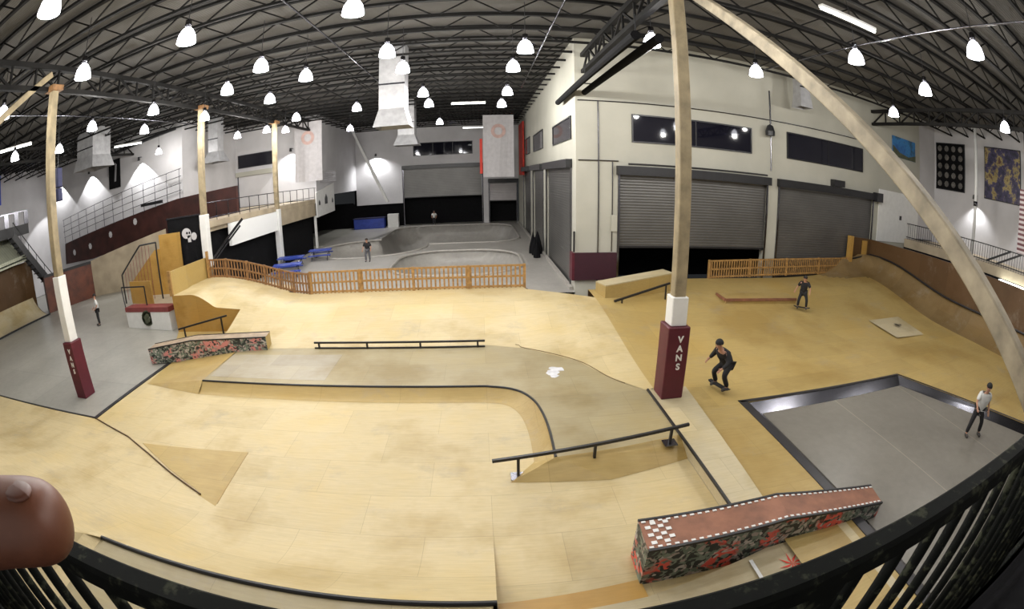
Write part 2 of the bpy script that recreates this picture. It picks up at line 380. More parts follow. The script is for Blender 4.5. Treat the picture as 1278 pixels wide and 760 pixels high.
MB().tube((15.4, 21.6, 9.5), (15.4, 21.6, 11.4), 0.02).build('cord', 'black', t)
MB().lathe([(0.02, .7), (0.18, .6), (0.28, .3), (0.28, .05), (0.0, 0)], (15.4, 21.6, 8.8), 12).build('cage', 'black', t)

# ------------------------------------------------------------------ roof steelwork
def joist(y, x0, x1):
    m_ = MB(); zb, zt = 12.15, 12.85
    m_.beam((x0, y, zb), (x1, y, zb), 0.12, 0.10).beam((x0, y, zt), (x1, y, zt), 0.14, 0.1)
    n = int((x1 - x0) / 1.25); st = (x1 - x0) / n
    for i in range(n):
        a = x0 + i * st
        m_.beam((a, y, zb if i % 2 else zt), (a + st, y, zt if i % 2 else zb), 0.05, 0.05)
    o = m_.build('roof_joist', 'joist')
    return tag(o, 'dark open-web steel joist running across the hall under the roof', 'joist', 'open-web joists under the roof')
y = 0.9
while y < 55.5:
    joist(y, -45.9, 33.9 if y < 21.9 else 4.4); y += 1.75
def girder(x, y0, y1, lab):
    m_ = MB(); zb, zt = 11.15, 12.0
    m_.beam((x, y0, zb), (x, y1, zb), 0.22, 0.18).beam((x, y0, zt), (x, y1, zt), 0.24, 0.2)
    n = int((y1 - y0) / 1.3); st = (y1 - y0) / n
    for i in range(n):
        a = y0 + i * st
        m_.beam((x, a, zb if i % 2 else zt), (x, a + st, zt if i % 2 else zb), 0.09, 0.09)
        m_.beam((x, a, zb), (x, a, zt), 0.08, 0.08)
    tag(m_.build('roof_girder', 'joist'), lab, 'girder')
girder(-15.2, -5.9, 41, 'deep dark roof truss carried by the left row of timber columns')
girder(4.9, -5.9, 21.9, 'deep dark roof truss above the maroon padded column by the pit')
girder(24.9, -5.9, 21.9, 'deep dark roof truss near the right wall')
girder(-30.0, -5.9, 31.9, 'deep dark roof truss above the left concrete floor')
# heater tubes and pipes
t = thing('radiant_heater', 'pair of dark heater tubes hung under the roof by the cream corner', 'heater', (4.7, 19, 10.2))
for dx in (-0.35, 0.35):
    MB().tube((4.55 + dx, 12.0, 10.05), (4.55 + dx, 25.2 if dx < 0 else 21.7, 10.05), 0.15).build('heater_tube', 'blackmat', t)
MB().tube((4.55, 13, 10.15), (4.55, 13, 11.1), 0.02).beam((4.15, 13, 10.15), (4.95, 13, 10.15), .05, .05).build('hanger', 'black', t)
MB().tube((4.55, 20, 10.15), (4.55, 20, 11.1), 0.02).beam((4.15, 20, 10.15), (4.95, 20, 10.15), .05, .05).build('hanger', 'black', t)
for i, (xa, lab) in enumerate(((-6.0, 'thin pale sprinkler pipe running back left of the big white duct'), (2.8, 'thin pale sprinkler pipe running back beside the cream building'), (14.0, 'thin pale sprinkler pipe over the sunken grey pit'), (-22.0, 'thin pale sprinkler pipe over the left concrete floor'))):
    tag(MB().tube((xa, -5.9, 12.09), (xa, 21.5 if xa > 4.5 else 31.5, 12.09), 0.04).build('sprinkler_pipe', 'steel'), lab, 'pipe')

# ------------------------------------------------------------------ lamps
def lamp(x, y, z, label):
    t = thing('bell_lamp', label, 'lamp', (x, y, z))
    MB().lathe([(0.275, 0.0), (0.27, 0.08), (0.235, 0.24), (0.15, 0.38), (0.07, 0.44)], (x, y, z), 20).build('lamp_shade', 'lamp', t, True)
    MB().lathe([(0.0, 0.44), (0.09, 0.44), (0.10, 0.52), (0.09, 0.66), (0.0, 0.67)], (x, y, z), 12).build('ballast', 'steel', t, True)
    MB().tube((x, y, z + 0.66), (x, y, 12.12), 0.012, 6).build('hanging_rod', 'black', t)
    ld = bpy.data.lights.new('lamp_light', 'POINT'); ld.energy = LP; ld.color = (1.0, 0.97, 0.92)
    ld.shadow_soft_size = 0.12
    lo = bpy.data.objects.new('lamp_light', ld); COL.objects.link(lo); lo.parent = t; lo.location = (0, 0, -0.16)
    return t
LP = 430
lamps = [(-7.9, 5.1, 'bell lamp nearest the top left corner above the left bank'),
 (-7.4, 9.8, 'bell lamp right of the first left timber column'),
 (-11.1, 9.1, 'bell lamp just right of the top of the first left timber column'),
 (-15.5, 8.4, 'bell lamp at far left edge below the sloping timber brace'),
 (-3.0, 10.6, 'large bell lamp at top of view left of centre'),
 (-3.0, 15.0, 'bell lamp directly in front of the big white duct top'),
 (-6.6, 16.9, 'bell lamp above the hanging banner left of the white duct'),
 (-9.7, 20.1, 'bell lamp just above the second left column top'),
 (-10.0, 16.5, 'bell lamp between the first and second left columns, higher one'),
 (-14.1, 16.4, 'bell lamp left of the second left column'),
 (-17.8, 19.9, 'small bell lamp left of the second left column, lower one'),
 (-17.5, 15.3, 'bell lamp in front of the left hanging duct'),
 (-23.6, 13.9, 'bell lamp low at far left edge beside the fluorescent tube'),
 (-22.5, 16.8, 'small bell lamp just right of the first left column'),
 (-2.9, 17.6, 'bell lamp touching the right side of the big white duct'),
 (-2.8, 23.3, 'bell lamp right of the big white duct, upper of the pair'),
 (-2.9, 26.9, 'bell lamp right of the big white duct, lower of the pair'),
 (-3.1, 36.4, 'small distant bell lamp over the far roll-up door'),
 (1.3, 18.1, 'second bell lamp in the receding row beside the cream building'),
 (1.5, 15.2, 'front bell lamp of the receding row beside the cream building'),
 (1.4, 23.7, 'third bell lamp of the row, just above the right hanging banner'),
 (1.3, 27.9, 'last bell lamp of the row, touching the right hanging banner top'),
 (-7.0, 26.2, 'bell lamp left of the big white duct near the back'),
 (-10.2, 36.1, 'small bell lamp at top of the white diagonal tube'),
 (-14.8, 30.2, 'small bell lamp left of the hanging grey banner'),
 (-14.0, 31.8, 'small bell lamp right beside the top of the hanging grey banner'),
 (-24.5, 29.3, 'small bell lamp above the bright wall wash on the left wall'),
 (-14.1, 20.9, 'bell lamp close behind the second left column'),
 (-7.3, 14.3, 'bell lamp above and between the second and third left columns'),
 (5.2, 13.4, 'bell lamp by the top of the maroon padded column'),
 (10.0, 14.8, 'bell lamp over the gap between the two upper windows'),
 (10.9, 10.1, 'bell lamp above the timber brace on the right'),
 (15.0, 10.1, 'bell lamp right of the timber brace near the blue picture'),
 (11.6, 5.7, 'large bell lamp near the top right corner'),
 (18.5, 14.7, 'bell lamp just above the blue wall picture'),
 (-17.4, 30.4, 'small bell lamp by the hood above the left balcony'),
 (-11.1, 26.9, 'small bell lamp above the left hanging banner')]
L0 = None
for x, y, lab in lamps:
    if L0 is None: L0 = lamp(x, y, 10.2, lab)
    else: dup(L0, (x, y, 10.2), lab)
for x, y in ((-3, 4.6), (3.0, 6.0), (7.5, 1.0), (-12, 1.5), (16.5, 3.5), (21, 9)):   # the same lamps go on overhead, above the frame
    dup(L0, (x, y, 10.2), 'bell lamp hanging overhead in front of the balcony')['group'] = 'bell lamps overhead'
# fluorescent strips
for x, y, d, lab in ((-0.8, 33.3, 'x', 'short fluorescent strip in the roof left of the lamp row'), (-0.6, 50.5, 'x', 'distant fluorescent strip over the far upper window'),
                     (-26.6, 27.6, 'd', 'fluorescent strip on the left above the dark poster'), (-25.9, 15.3, 'd', 'fluorescent strip at far left edge'),
                     (-26, 38, 'x', 'fluorescent strip over the left grey shutter'), (10.2, 9.5, 'x', 'fluorescent strip in the roof at upper right')):
    t = thing('fluorescent_light', lab, 'light', (x, y, 11.3))
    dx, dy = (1.2, 0) if d == 'x' else (0.85, 0.85)
    MB().beam((x - dx, y - dy, 11.38), (x + dx, y + dy, 11.38), 0.2, 0.08).build('housing', 'white', t)
    MB().tube((x - dx, y - dy, 11.3), (x + dx, y + dy, 11.3), 0.05).build('tube', 'tube', t)
    MB().tube((x, y, 11.4), (x, y, 12.1), 0.01, 6).build('hanger', 'black', t)

# ------------------------------------------------------------------ timber columns and braces
def letters(word, x, y, z, size, parent, step, mt='white'):
    for i, ch in enumerate(word):
        cu = bpy.data.curves.new('letter', 'FONT'); cu.body = ch; cu.size = size; cu.extrude = 0.006; cu.align_x = 'CENTER'; cu.offset = 0.008
        tmp = bpy.data.objects.new('tmp', cu); COL.objects.link(tmp)
        dg = bpy.context.evaluated_depsgraph_get(); me = bpy.data.meshes.new_from_object(tmp.evaluated_get(dg))
        bpy.data.objects.remove(tmp)
        me.materials.clear(); me.materials.append(M[mt])
        o = bpy.data.objects.new('letter', me); COL.objects.link(o)
        o.rotation_euler = (PI / 2, 0, 0); o.parent = parent; o.location = V((x, y, z - i * step)) - parent.location
def column(x, y, zb, zt, label, pad=None, white=None, w=0.32, rot=0.0):
    t = thing('timber_column', label, 'column', (x, y, zb)); h = w / 2
    z = zb
    if pad:
        MB().box(x - .31, x + .31, y - .31, y + .31, zb, pad).build('padding', 'maroon', t, bevel=0.02)
        letters('VANS', x + 0.05, y - 0.317, pad - 0.40, 0.24, t, 0.25)
        z = pad
    MB().box(x - h, x + h, y - h, y + h, z, zt).build('shaft', 'timber', t, bevel=0.02)
    if white: MB().box(x - h - .06, x + h + .06, y - h - .06, y + h + .06, max(z, white[0]), white[1]).build('white_sleeve', 'white', t, bevel=0.02)
    MB().box(x - .3, x + .3, y - .3, y + .3, zt - 0.05, zt + 0.15).build('cap_plate', 'fence_dark', t)
    return t
column(-15.05, 10.75, -0.03, 11.1, 'timber column with white sleeve and maroon pad on the left concrete', 2.1, (2.1, 4.45))
column(-15.05, 21.95, 1.75, 11.1, 'timber column with long white sleeve rising behind the curved wooden fence', None, (2.4, 5.25))
column(-15.2, 32.4, 0.0, 11.1, 'timber column with white foot beside the long white balcony sign', None, (0.0, 4.6))
column(4.85, 10.55, 0.35, 11.1, 'timber column with maroon lettered pad standing in the wooden course', 2.35, (2.35, 3.1))
tag(MB().beam((4.9, 10.4, 11.15), (4.9, 0.25, 3.83), 0.20, 0.24).build('timber_brace', 'timber_pale', bevel=0.02), 'long sloping timber brace crossing the upper right of view', 'brace')
tag(MB().beam((-15.2, 10.6, 11.75), (-15.2, 0.9, 5.2), 0.22, 0.24).build('timber_brace', 'timber', bevel=0.02), 'sloping timber brace at top left beside the first column', 'brace')
tag(MB().beam((-14.6, 52.5, 12.2), (-10.6, 52.5, 3.5), 0.3, 0.3).build('white_diagonal_tube', 'white', bevel=0.02), 'white diagonal tube against the far white wall', 'brace')

# ------------------------------------------------------------------ wooden street course
S0 = 4.42   # left edge of the light strip
flat = MB().prism([(-12.75, 2.0), (6.9, 2.0), (6.9, 5.4), (S0, 5.4), (S0, 16), (-9.4, 16), (-12.75, 13.95)], -0.2, 0.0)
struct(flat.build('floor_course', 'ply'))
tag(MB().prism([(-12.93, 9.2), (-12.75, 9.2), (-12.55, 14.1), (-12.75, 14.1)], -0.02, 0.03).build('edge_strip', 'black'), 'black edge strip between left concrete and the plywood course', 'edge strip')

# platform with curved rolled edge
cop = [(-9.45, 12.05), (-1.2, 11.85), (0.2, 11.75), (0.85, 11.45), (1.2, 10.9), (1.36, 10.2), (1.42, 9.3), (1.40, 8.15)]
def smoothpath(p, n=6):
    out = []
    for i in range(len(p) - 1):
        p0 = p[max(i - 1, 0)]; p1 = p[i]; p2 = p[i + 1]; p3 = p[min(i + 2, len(p) - 1)]
        for k in range(n):
            t_ = k / n
            out.append(tuple(0.5 * ((2 * b1) + (-a + c1) * t_ + (2 * a - 5 * b1 + 4 * c1 - d) * t_ ** 2 + (-a + 3 * b1 - 3 * c1 + d) * t_ ** 3) for a, b1, c1, d in zip(p0, p1, p2, p3)))
    return out + [tuple(p[-1])]
cs = smoothpath([(-9.45, 12.05), (-5, 11.95)]) [:-1] + smoothpath(cop[1:]) if False else smoothpath(cop)
crease = [(-9.4, 15.1), (0.0, 15.05), (1.33, 14.6), (2.86, 13.35), (3.6, 11.9), (4.42, 10.9)]
ck = smoothpath(crease)
P0 = thing('street_platform', 'low grey plywood platform with curved black edge in mid course', 'platform', (-2, 13, 0))
poly = cs + [(2.8, 8.3), (S0, 8.55), (S0, 10.9)] + ck[::-1][1:]
MB().prism(poly, 0.005, 0.30).build('deck', 'ply_grey', P0)
MB().loft([[(x, y_, 0.285) for x, y_ in cs], [(x, y_, 0.31) for x, y_ in cs]]).build('edge_face', 'black', P0)
m_ = MB(); m_.path([(x, y_ - (0.0 if i < len(cs) - 9 else 0), 0.29) for i, (x, y_) in enumerate(cs)], 0.035, 6)
m_.build('coping_pipe', 'black', P0)
# rolled transition below the coping
nrm = []
for i in range(len(cs)):
    a = V(cs[max(i - 1, 0)]); b_ = V(cs[min(i + 1, len(cs) - 1)]); d = (b_ - a).normalized(); nrm.append(V((d.y, -d.x)))
rows = []
for k in range(7):
    s_ = k / 6; off = 0.02 + 0.42 * s_; z = 0.27 * (1 - math.sin(s_ * PI / 2)) + 0.004
    rows.append([(p[0] + n_.x * off, p[1] + n_.y * off, z) for p, n_ in zip(cs, nrm)])
MB().loft(rows).build('transition', 'ply_warm', P0, True)
MB().loft([[(-9.45, 12.06, 0.3), (-9.45, 15.1, 0.3)], [(-12.4, 12.2, 0.006), (-12.6, 14.0, 0.006)]]).build('side_bank', 'ply_warm', P0)
MB().loft([[(-9.45, 12.06, 0.3), (-12.4, 12.2, 0.006)], [(-9.45, 11.6, 0.006), (-12.4, 12.1, 0.004)]]).build('bank_side', 'ply_warm', P0)
MB().loft([[(1.40, 8.15, 0.30), (2.8, 8.3, 0.30), (S0, 8.55, 0.30)], [(0.4, 7.72, 0.006), (2.5, 7.55, 0.006), (S0, 7.95, 0.006)]]).build('front_bank', 'ply_warm', P0)
MB().loft([[(1.40, 8.15, 0.30), (1.5, 9.0, .30)], [(0.4, 7.72, 0.006), (0.95, 8.4, .006)]]).build('bank_end', 'ply_warm', P0)
MB().path([(x, y_, 0.312) for x, y_ in ck if x > .9 and x < 3.9], 0.012, 6).build('joint_line', 'ply_worn', P0)
MB().prism([(-9.4, 14.4), (-4.9, 14.4), (-4.9, 12.3), (-9.3, 12.4)], 0.30, 0.303).build('surface_patch', plywood('grey_patch', (0.36, 0.32, 0.24), 0.5), P0)
# printed marks on the floor
def splat(name, cx, cy, z, r, mt, label, sq=1.0, n=9, seed=1):
    rnd = random.Random(seed); m_ = MB()
    for k in range(n):
        a = rnd.uniform(0, 2 * PI); d = rnd.uniform(0, r * 0.7); rr = rnd.uniform(r * .22, r * .45)
        px, py = cx + d * math.cos(a), cy + d * math.sin(a) * sq
        pts = [(px + rr * rnd.uniform(.6, 1.1) * math.cos(t_), py + rr * sq * rnd.uniform(.6, 1.1) * math.sin(t_)) for t_ in [2 * PI * i / 8 for i in range(8)]]
        zz = z + k * 0.0006
        m_.add([(x, y_, zz) for x, y_ in pts], [tuple(range(8))])
    return tag(m_.build(name, mt), label, 'floor print')
splat('floor_print', 2.0, 12.55, 0.303, 0.48, 'paleprint', 'pale worn print on the grey platform near the curved edge')

# light strip beside the column and its dark left edge
t = thing('flat_ledge', 'long pale flat ledge running from the maroon column to the graffiti box', 'ledge', (4.9, 8, 0))
MB().prism([(4.42, 5.2), (5.12, 5.2), (5.55, 10.9), (4.42, 10.9)], 0.01, 0.35).build('top_board', 'ply_light', t)
MB().beam((4.40, 5.2, 0.33), (4.40, 10.95, 0.33), 0.05, 0.06).build('steel_edge', 'black', t)

# banks and decks behind: one height field
def yc(x):
    if x < 0: return 15.05
    pts = [(0, 15.05), (1.33, 14.6), (2.86, 13.35), (3.6, 11.9), (4.42, 10.9), (5.5, 12.0), (8, 13.5), (12, 14.0), (40, 14.0)]
    for (a, b_), (c_, d) in zip(pts, pts[1:]):
        if x <= c_: return b_ + (d - b_) * (x - a) / (c_ - a)
    return 14.0
def qp(d, R, w):       # quarter pipe profile: rise after distance d
    d = max(0, min(d, w)); return R - math.sqrt(max(R * R - d * d, 0))
def hb(x, y_):
    sx = sstep((x - 4.4) / 2.6)
    base = 0.30 - 0.10 * sx
    y0 = yc(x)
    ye = 19.2 + 1.6 * sx
    top = 1.0 - 0.10 * sx
    h = base + (top - base) * sstep((y_ - y0) / (ye - y0)) ** 1.0
    if x < -8: # crest climbs towards the left corner
        t_ = sstep((-8 - x) / 6.5); h += t_ * 0.85 * sstep((y_ - 16.2) / 3.8)
    if x < -10.6 and y_ > 15.9:
        t_ = sstep((-10.6 - x) / 3.2); h = max(h, 0.3 + 1.5 * t_)
    if x > 5 and y_ > 10:
        h += 0.35 * sstep((x - 16) / 8) * sstep((y_ - 12) / 8)
    return h
def grid(x0, x1, y0, y1, st, hf, keep):
    nx = int(round((x1 - x0) / st)); ny = int(round((y1 - y0) / st)); m_ = MB()
    idx = {}
    for i in range(nx):
        for j in range(ny):
            xa, ya = x0 + i * st, y0 + j * st
            if not keep(xa + st / 2, ya + st / 2): continue
            q = []
            for a, b_ in ((i, j), (i + 1, j), (i + 1, j + 1), (i, j + 1)):
                if (a, b_) not in idx:
                    xx, yy = x0 + a * st, y0 + b_ * st
                    idx[(a, b_)] = len(m_.v); m_.v.append((xx, yy, hf(xx, yy)))
                q.append(idx[(a, b_)])
            m_.f.append(tuple(q))
    return m_
def backedge(x):   # the deck's far edge
    if x < -9.5: return 21.75
    if x < 1.9: return 20.5
    return 20.0 + (x - 1.9) / 2.6 * -1.6
bk = thing('rising_bank', 'long pale plywood bank rising to the deck under the picket fence', 'ramp', (-4, 18, 0))
def hb2(x, y_): return hb(x, max(y_, yc(x)))
gm = MB()
for xa, xb, ys in ((-15.0, -10.9, 18.0), (-10.9, -9.4, 15.1), (-9.4, 4.62, None)):
    n = int((xb - xa) / 0.15); rows = []
    for i in range(n + 1):
        x = xa + (xb - xa) * i / n; ya = ys if ys else yc(x); yb = backedge(x)
        rows.append([(x, ya + (yb - ya) * j / 44, hb(x, ya + (yb - ya) * j / 44) + 0.002) for j in range(45)])
    gm.loft(rows)
gm.build('riding_surface', 'ply', bk, True)
# skirts: far edge and left faces
pts = [(x / 5.0, backedge(x / 5.0)) for x in range(-75, 23)]
MB().loft([[(x, y_, hb(x, y_)) for x, y_ in pts], [(x, y_, -0.02) for x, y_ in pts]]).build('rear_face', 'ply_brown', bk)
pts = [(-15.0 + 0.2 * k, 18.0) for k in range(22)]
MB().loft([[(x, 17.995, hb(x, 18.0) + 0.0) for x, y_ in pts], [(x, 17.995, -0.02) for x, y_ in pts]]).build('side_face', 'ply_orange', bk)
pts = [(-10.9, 15.1 + 0.2 * k) for k in range(15)]
MB().loft([[(x - .0, y_, hb(x, y_)) for x, y_ in pts], [(x, y_, -0.02) for x, y_ in pts]]).build('side_face', 'ply_warm', bk)
MB().loft([[(-15.0, 18.0, 1.8), (-15.0, 21.8, 1.85)], [(-15.0, 18.0, 0), (-15.0, 21.8, 0)]]).build('end_face', 'ply_orange', bk)
MB().prism([(-12.75, 13.95), (-9.4, 15.1), (-9.4, 16), (-10.9, 18), (-15.0, 18.0), (-12.9, 14.5)], -0.02, 0.012).build('apron', 'ply_warm', bk)

# right side course around the pit
rc = thing('amber_course', 'amber plywood course curving around the sunken grey pit', 'ramp', (12, 14, 0))
def qr(x, y_):
    h = hb(x, y_)
    dx = x - 23.0; dy = y_ - 20.0
    if x < 22: dy *= max(0, (x - 19.5) / 2.5)
    d = math.hypot(max(dx, 0), max(dy, 0))
    return h + qp(d, 2.1, 1.9)
PIT = [(6.95, -2.0), (7.1, 9.8), (14.2, 9.7), (16.9, 4.3), (19.9, -2.0)]
def inpit(x, y_):
    if y_ > 9.8 or x < 7.0: return False
    if y_ > 9.75: return False
    xr = 14.2 + (9.7 - y_) * (16.9 - 14.2) / (9.7 - 4.3)
    return x < xr
def qd(x, y_):
    dx = x - 23.0; dy = y_ - 20.0
    if x < 22: dy *= max(0, (x - 19.5) / 2.5)
    return math.hypot(max(dx, 0), max(dy, 0))
def kp(x, y_):
    if y_ < 9.8: return x < 7.0 and x > 5.1 + (y_ - 5.2) * 0.0754 - .1
    if y_ > 19.6 and x < 6.7: return False
    return x > 5.4 if y_ < 10.9 else True
grid(4.6, 25.0, 1.0, 21.8, 0.2, qr, lambda x, y_: kp(x, y_) and qd(x, y_) < .35).build('riding_surface', 'ply_warm', rc, True)
ups = grid(4.6, 25.0, 9.8, 21.8, 0.2, qr, lambda x, y_: kp(x, y_) and qd(x, y_) >= .35)
def xr(y_): return 14.2 + (9.8 - y_) * (16.95 - 14.2) / (9.8 - 4.3)
rows = []
for k in range(45):
    y_ = 1.0 + 8.8 * k / 44; a = xr(y_); rows.append([(a + (23.4 - a) * i / 24, y_, qr(a + (23.4 - a) * i / 24, y_)) for i in range(25)])
MB().loft(rows).build('riding_surface', 'ply_warm', rc, True)
ups.loft([[(23.4 + 1.6 * i / 10, 1.0 + 8.8 * k / 44, qr(23.4 + 1.6 * i / 10, 1.0 + 8.8 * k / 44)) for i in range(11)] for k in range(45)])
ups.build('steep_ramp_face', 'ply_worn', rc, True)
# far edge skirt left of the fence
pts = [(4.6 + 0.2 * k, 19.6) for k in range(12)] + [(6.8 + 0.2 * k, 21.8) for k in range(81)]
MB().loft([[(x, y_, qr(x, y_)) for x, y_ in pts], [(x, y_, -0.02) for x, y_ in pts]]).build('rear_face', 'ply_brown', rc)
pts = [(5.0, 10.8 + .2 * k) for k in range(56)]

splat('floor_print', 19.3, 14.1, 0.40, 0.35, 'black', 'dark small print in a pale square on the amber plywood', n=4, seed=3)
zz = 0.375
tag(MB().loft([[(17.9, 12.9, .262), (20.5, 12.9, hb(20.5, 12.9) + .012)], [(18.2, 15.3, hb(18.2, 15.3) + .012), (20.9, 15.3, hb(20.9, 15.3) + .012)]]).build('pale_panel', 'ply_light'), 'square of newer pale plywood on the amber right side', 'panel')

# pit: floor and steel lips
M['flange'] = plain('dark_flange', (0.035, 0.033, 0.036), 0.4, 0.3)
pit = thing('sunken_pit', 'sunken grey pit with dark steel lip on the right', 'pit', (11, 4, 0))
inn = [(7.42, 9.42), (13.98, 9.36), (16.5, 4.2), (19.3, -1.6), (7.3, -1.6)]
out = [(6.95, 9.85), (14.25, 9.77), (17.0, 4.3), (20.0, -1.9), (6.8, -1.9)]
MB().prism([(6.9, 9.8), (14.2, 9.75), (16.95, 4.3), (19.9, -1.9), (6.9, -1.9)], -0.02, 0.0).build('pit_floor', 'pit', pit)
for i, j in ((0, 1), (1, 2), (2, 3), (4, 0)):
    a, b_, c_, d = inn[i], inn[j], out[j], out[i]
    MB().loft([[(a[0], a[1], 0.004), (b_[0], b_[1], 0.004)], [(d[0], d[1], 0.205), (c_[0], c_[1], 0.205)], [(d[0] * 1.012 - .12, d[1] * 1.008, 0.212), (c_[0] * 1.012 - .12, c_[1] * 1.008, 0.212)]]).build('steel_lip', 'steel', pit)

MB().prism([(6.72, -1.9), (6.98, -1.9), (7.10, 9.86), (6.84, 9.95)], 0.20, 0.222).prism([(6.84, 9.95), (6.9, 9.82), (14.22, 9.74), (14.3, 9.85)], 0.20, 0.222).build('edge_flange', 'flange', pit)
# right wall: coping and tall brown wall
rw = thing('brown_ramp_wall', 'tall brown plywood wall above the curved ramp on the right', 'ramp wall', (25, 14, 0))
wt = [(22.75, 21.95, 3.55), (24.95, 21.9, 3.45), (25.0, 17.5, 3.45), (24.9, 12, 3.45), (24.9, 6, 3.4), (24.9, 1.0, 3.4)]
def hw(p): return qr(min(p[0], 24.9), min(p[1], 21.7)) - 0.05
for a, b_ in zip(wt, wt[1:]):
    n = 10; pa = [V(a).lerp(V(b_), i / n) for i in range(n + 1)]
    m_ = MB()
    m_.loft([[(p.x, p.y, p.z) for p in pa], [(p.x, p.y, hw(p)) for p in pa]])
    m_.loft([[(p.x + .25, p.y + .1, p.z) for p in pa], [(p.x + .25, p.y + .1, 0) for p in pa]])
    m_.loft([[(p.x, p.y, p.z) for p in pa], [(p.x + .25, p.y + .1, p.z) for p in pa]])
    m_.build('wall_panel', 'ply_brown', rw)
m_ = MB(); m_.path([(22.9, 21.75, hw(V((22.9, 21.8, 0))) + .08), (24.8, 21.6, hw(V((24.8, 21.8, 0))) + .08)] + [(24.86, 21.6 - k, hw(V((24.9, 21.6 - k, 0))) + .08) for k in range(1, 20)], 0.06, 6)
m_.build('coping_pipe', 'black', rw)
MB().box(22.55, 22.85, 21.6, 21.95, 0.8, 3.6).build('corner_post', 'ply_orange', rw)
MB().box(24.0, 24.5, 21.75, 21.85, 2.4, 3.35).build('pale_panel', 'ply_orange', rw)

# front quarter pipe below the balcony
def toe(x):
    if x < -12.9: return 9.2
    if x < -10.4: return 9.2 + (x + 12.9) / 2.5 * -0.65
    if x < -7.7: return 8.55 + (x + 10.4) / 2.7 * -1.25
    if x < -5.0: return 7.3 + (x + 7.7) / 2.7 * -1.15
    return 6.15
def yend(x): return 3.4 - 1.3 * sstep((-6.2 - x) / 0.8)
def hq(x, y_):
    ty = toe(x); w = ty - yend(x); H = 1.5 + 1.0 * sstep((-6.2 - x) / 0.8)
    d = max(0, min(1, (ty - y_) / w))
    steep = (w * w + H * H) / (2 * H)
    return 0.01 + (steep - math.sqrt(max(steep * steep - (d * w) ** 2, 0)))
fq = thing('quarter_pipe', 'wide pale quarter pipe with black coping right below the balcony', 'ramp', (-8, 5, 0))
rows = []
xs = [-22 + 0.4 * k for k in range(55)] + [0.0]
for k in range(19):
    t_ = k / 18; rows.append([(x, toe(x) + (yend(x) - toe(x)) * t_, hq(x, toe(x) + (yend(x) - toe(x)) * t_)) for x in xs])
MB().loft(rows).build('riding_surface', 'ply', fq, True)
edge = [p for p in rows[-1] if p[0] < -6.1] + [(-6.15, 3.4, 1.5)]
MB().loft([edge, [(p[0], 0.9, p[2]) for p in edge]]).build('upper_deck', 'ply', fq)
MB().box(-6.4, 0, 1.2, 3.36, 1.38, 1.5).build('deck', 'ply_grey', fq)
MB().tube((-6.15, 3.38, 1.51), (0, 3.38, 1.51), 0.04).build('coping_pipe', 'black', fq)
MB().loft([[(0.0, toe(0) + (3.4 - toe(0)) * k / 18, hq(0, toe(0) + (3.4 - toe(0)) * k / 18)) for k in range(19)], [(0, toe(0) + (3.4 - toe(0)) * k / 18, 0) for k in range(19)]]).box(-.05, 0, 1.2, 3.4, 0, 1.5).build('side_face', 'ply_orange', fq)
MB().path([(-12.7, 9.17, 0.03), (-10.4, 8.52, 0.03), (-9, 7.9, .03), (-7.7, 7.27, 0.03), (-6.4, 6.7, .03)], 0.022, 6).build('joint_line', 'ply_brown', fq)
MB().prism([(-9.6, 8.35), (-5.94, 8.6), (-5.8, 5.95), (-6.6, 6.85), (-7.9, 7.45)], 0.0, 0.012).build('yellow_panel', 'ply_warm', fq)
MB().box(-22, 0, 1.2, 1.25, 0, 1.38).build('rear_face', 'ply_brown', fq)
tag(MB().prism([(-22, 9.22), (-12.75, 9.22), (-12.75, 9.3), (-22, 9.3)], -0.02, 0.012).build('edge_strip', 'black'), 'thin dark strip where the left bank meets the concrete', 'edge strip')
fd = thing('low_deck', 'low honey plywood step in the course beside the graffiti box', 'platform', (3, 3.5, 0))
MB().loft([[(0.02, 4.5, 0.01), (2.3, 4.7, 0.01)], [(0.02, 4.1, 0.09), (2.3, 4.2, 0.09)]]).build('front_bank', 'ply_orange', fd)
MB().prism([(0.02, 1.5), (6.6, 1.5), (6.6, 4.52), (4.6, 4.56), (2.3, 4.22), (0.02, 4.1)], 0.005, lambda x, y_: 0.10 + 0.115 * sstep((x - 2.0) / 2.2)).build('deck', 'ply_light', fd)
pf = thing('floor_panel_print', 'white framed floor print with red splash beside the graffiti box', 'floor print', (4.8, 4.1, 0.21))
MB().prism([(4.15, 4.38), (4.22, 4.38), (4.22, 3.5), (4.15, 3.5)], 0.216, 0.225).prism([(4.15, 3.62), (5.4, 3.62), (5.4, 3.5), (4.15, 3.5)], 0.216, 0.225).build('frame', 'white', pf)
m_ = MB()
for k in range(8):
    a = 2 * PI * k / 8; m_.add([(4.9, 4.0, .221), (4.9 + .3 * math.cos(a), 4.0 + .3 * math.sin(a), .221), (4.9 + .12 * math.cos(a + .4), 4.0 + .12 * math.sin(a + .4), .221)], [(0, 1, 2)])
m_.build('splash', 'red', pf)

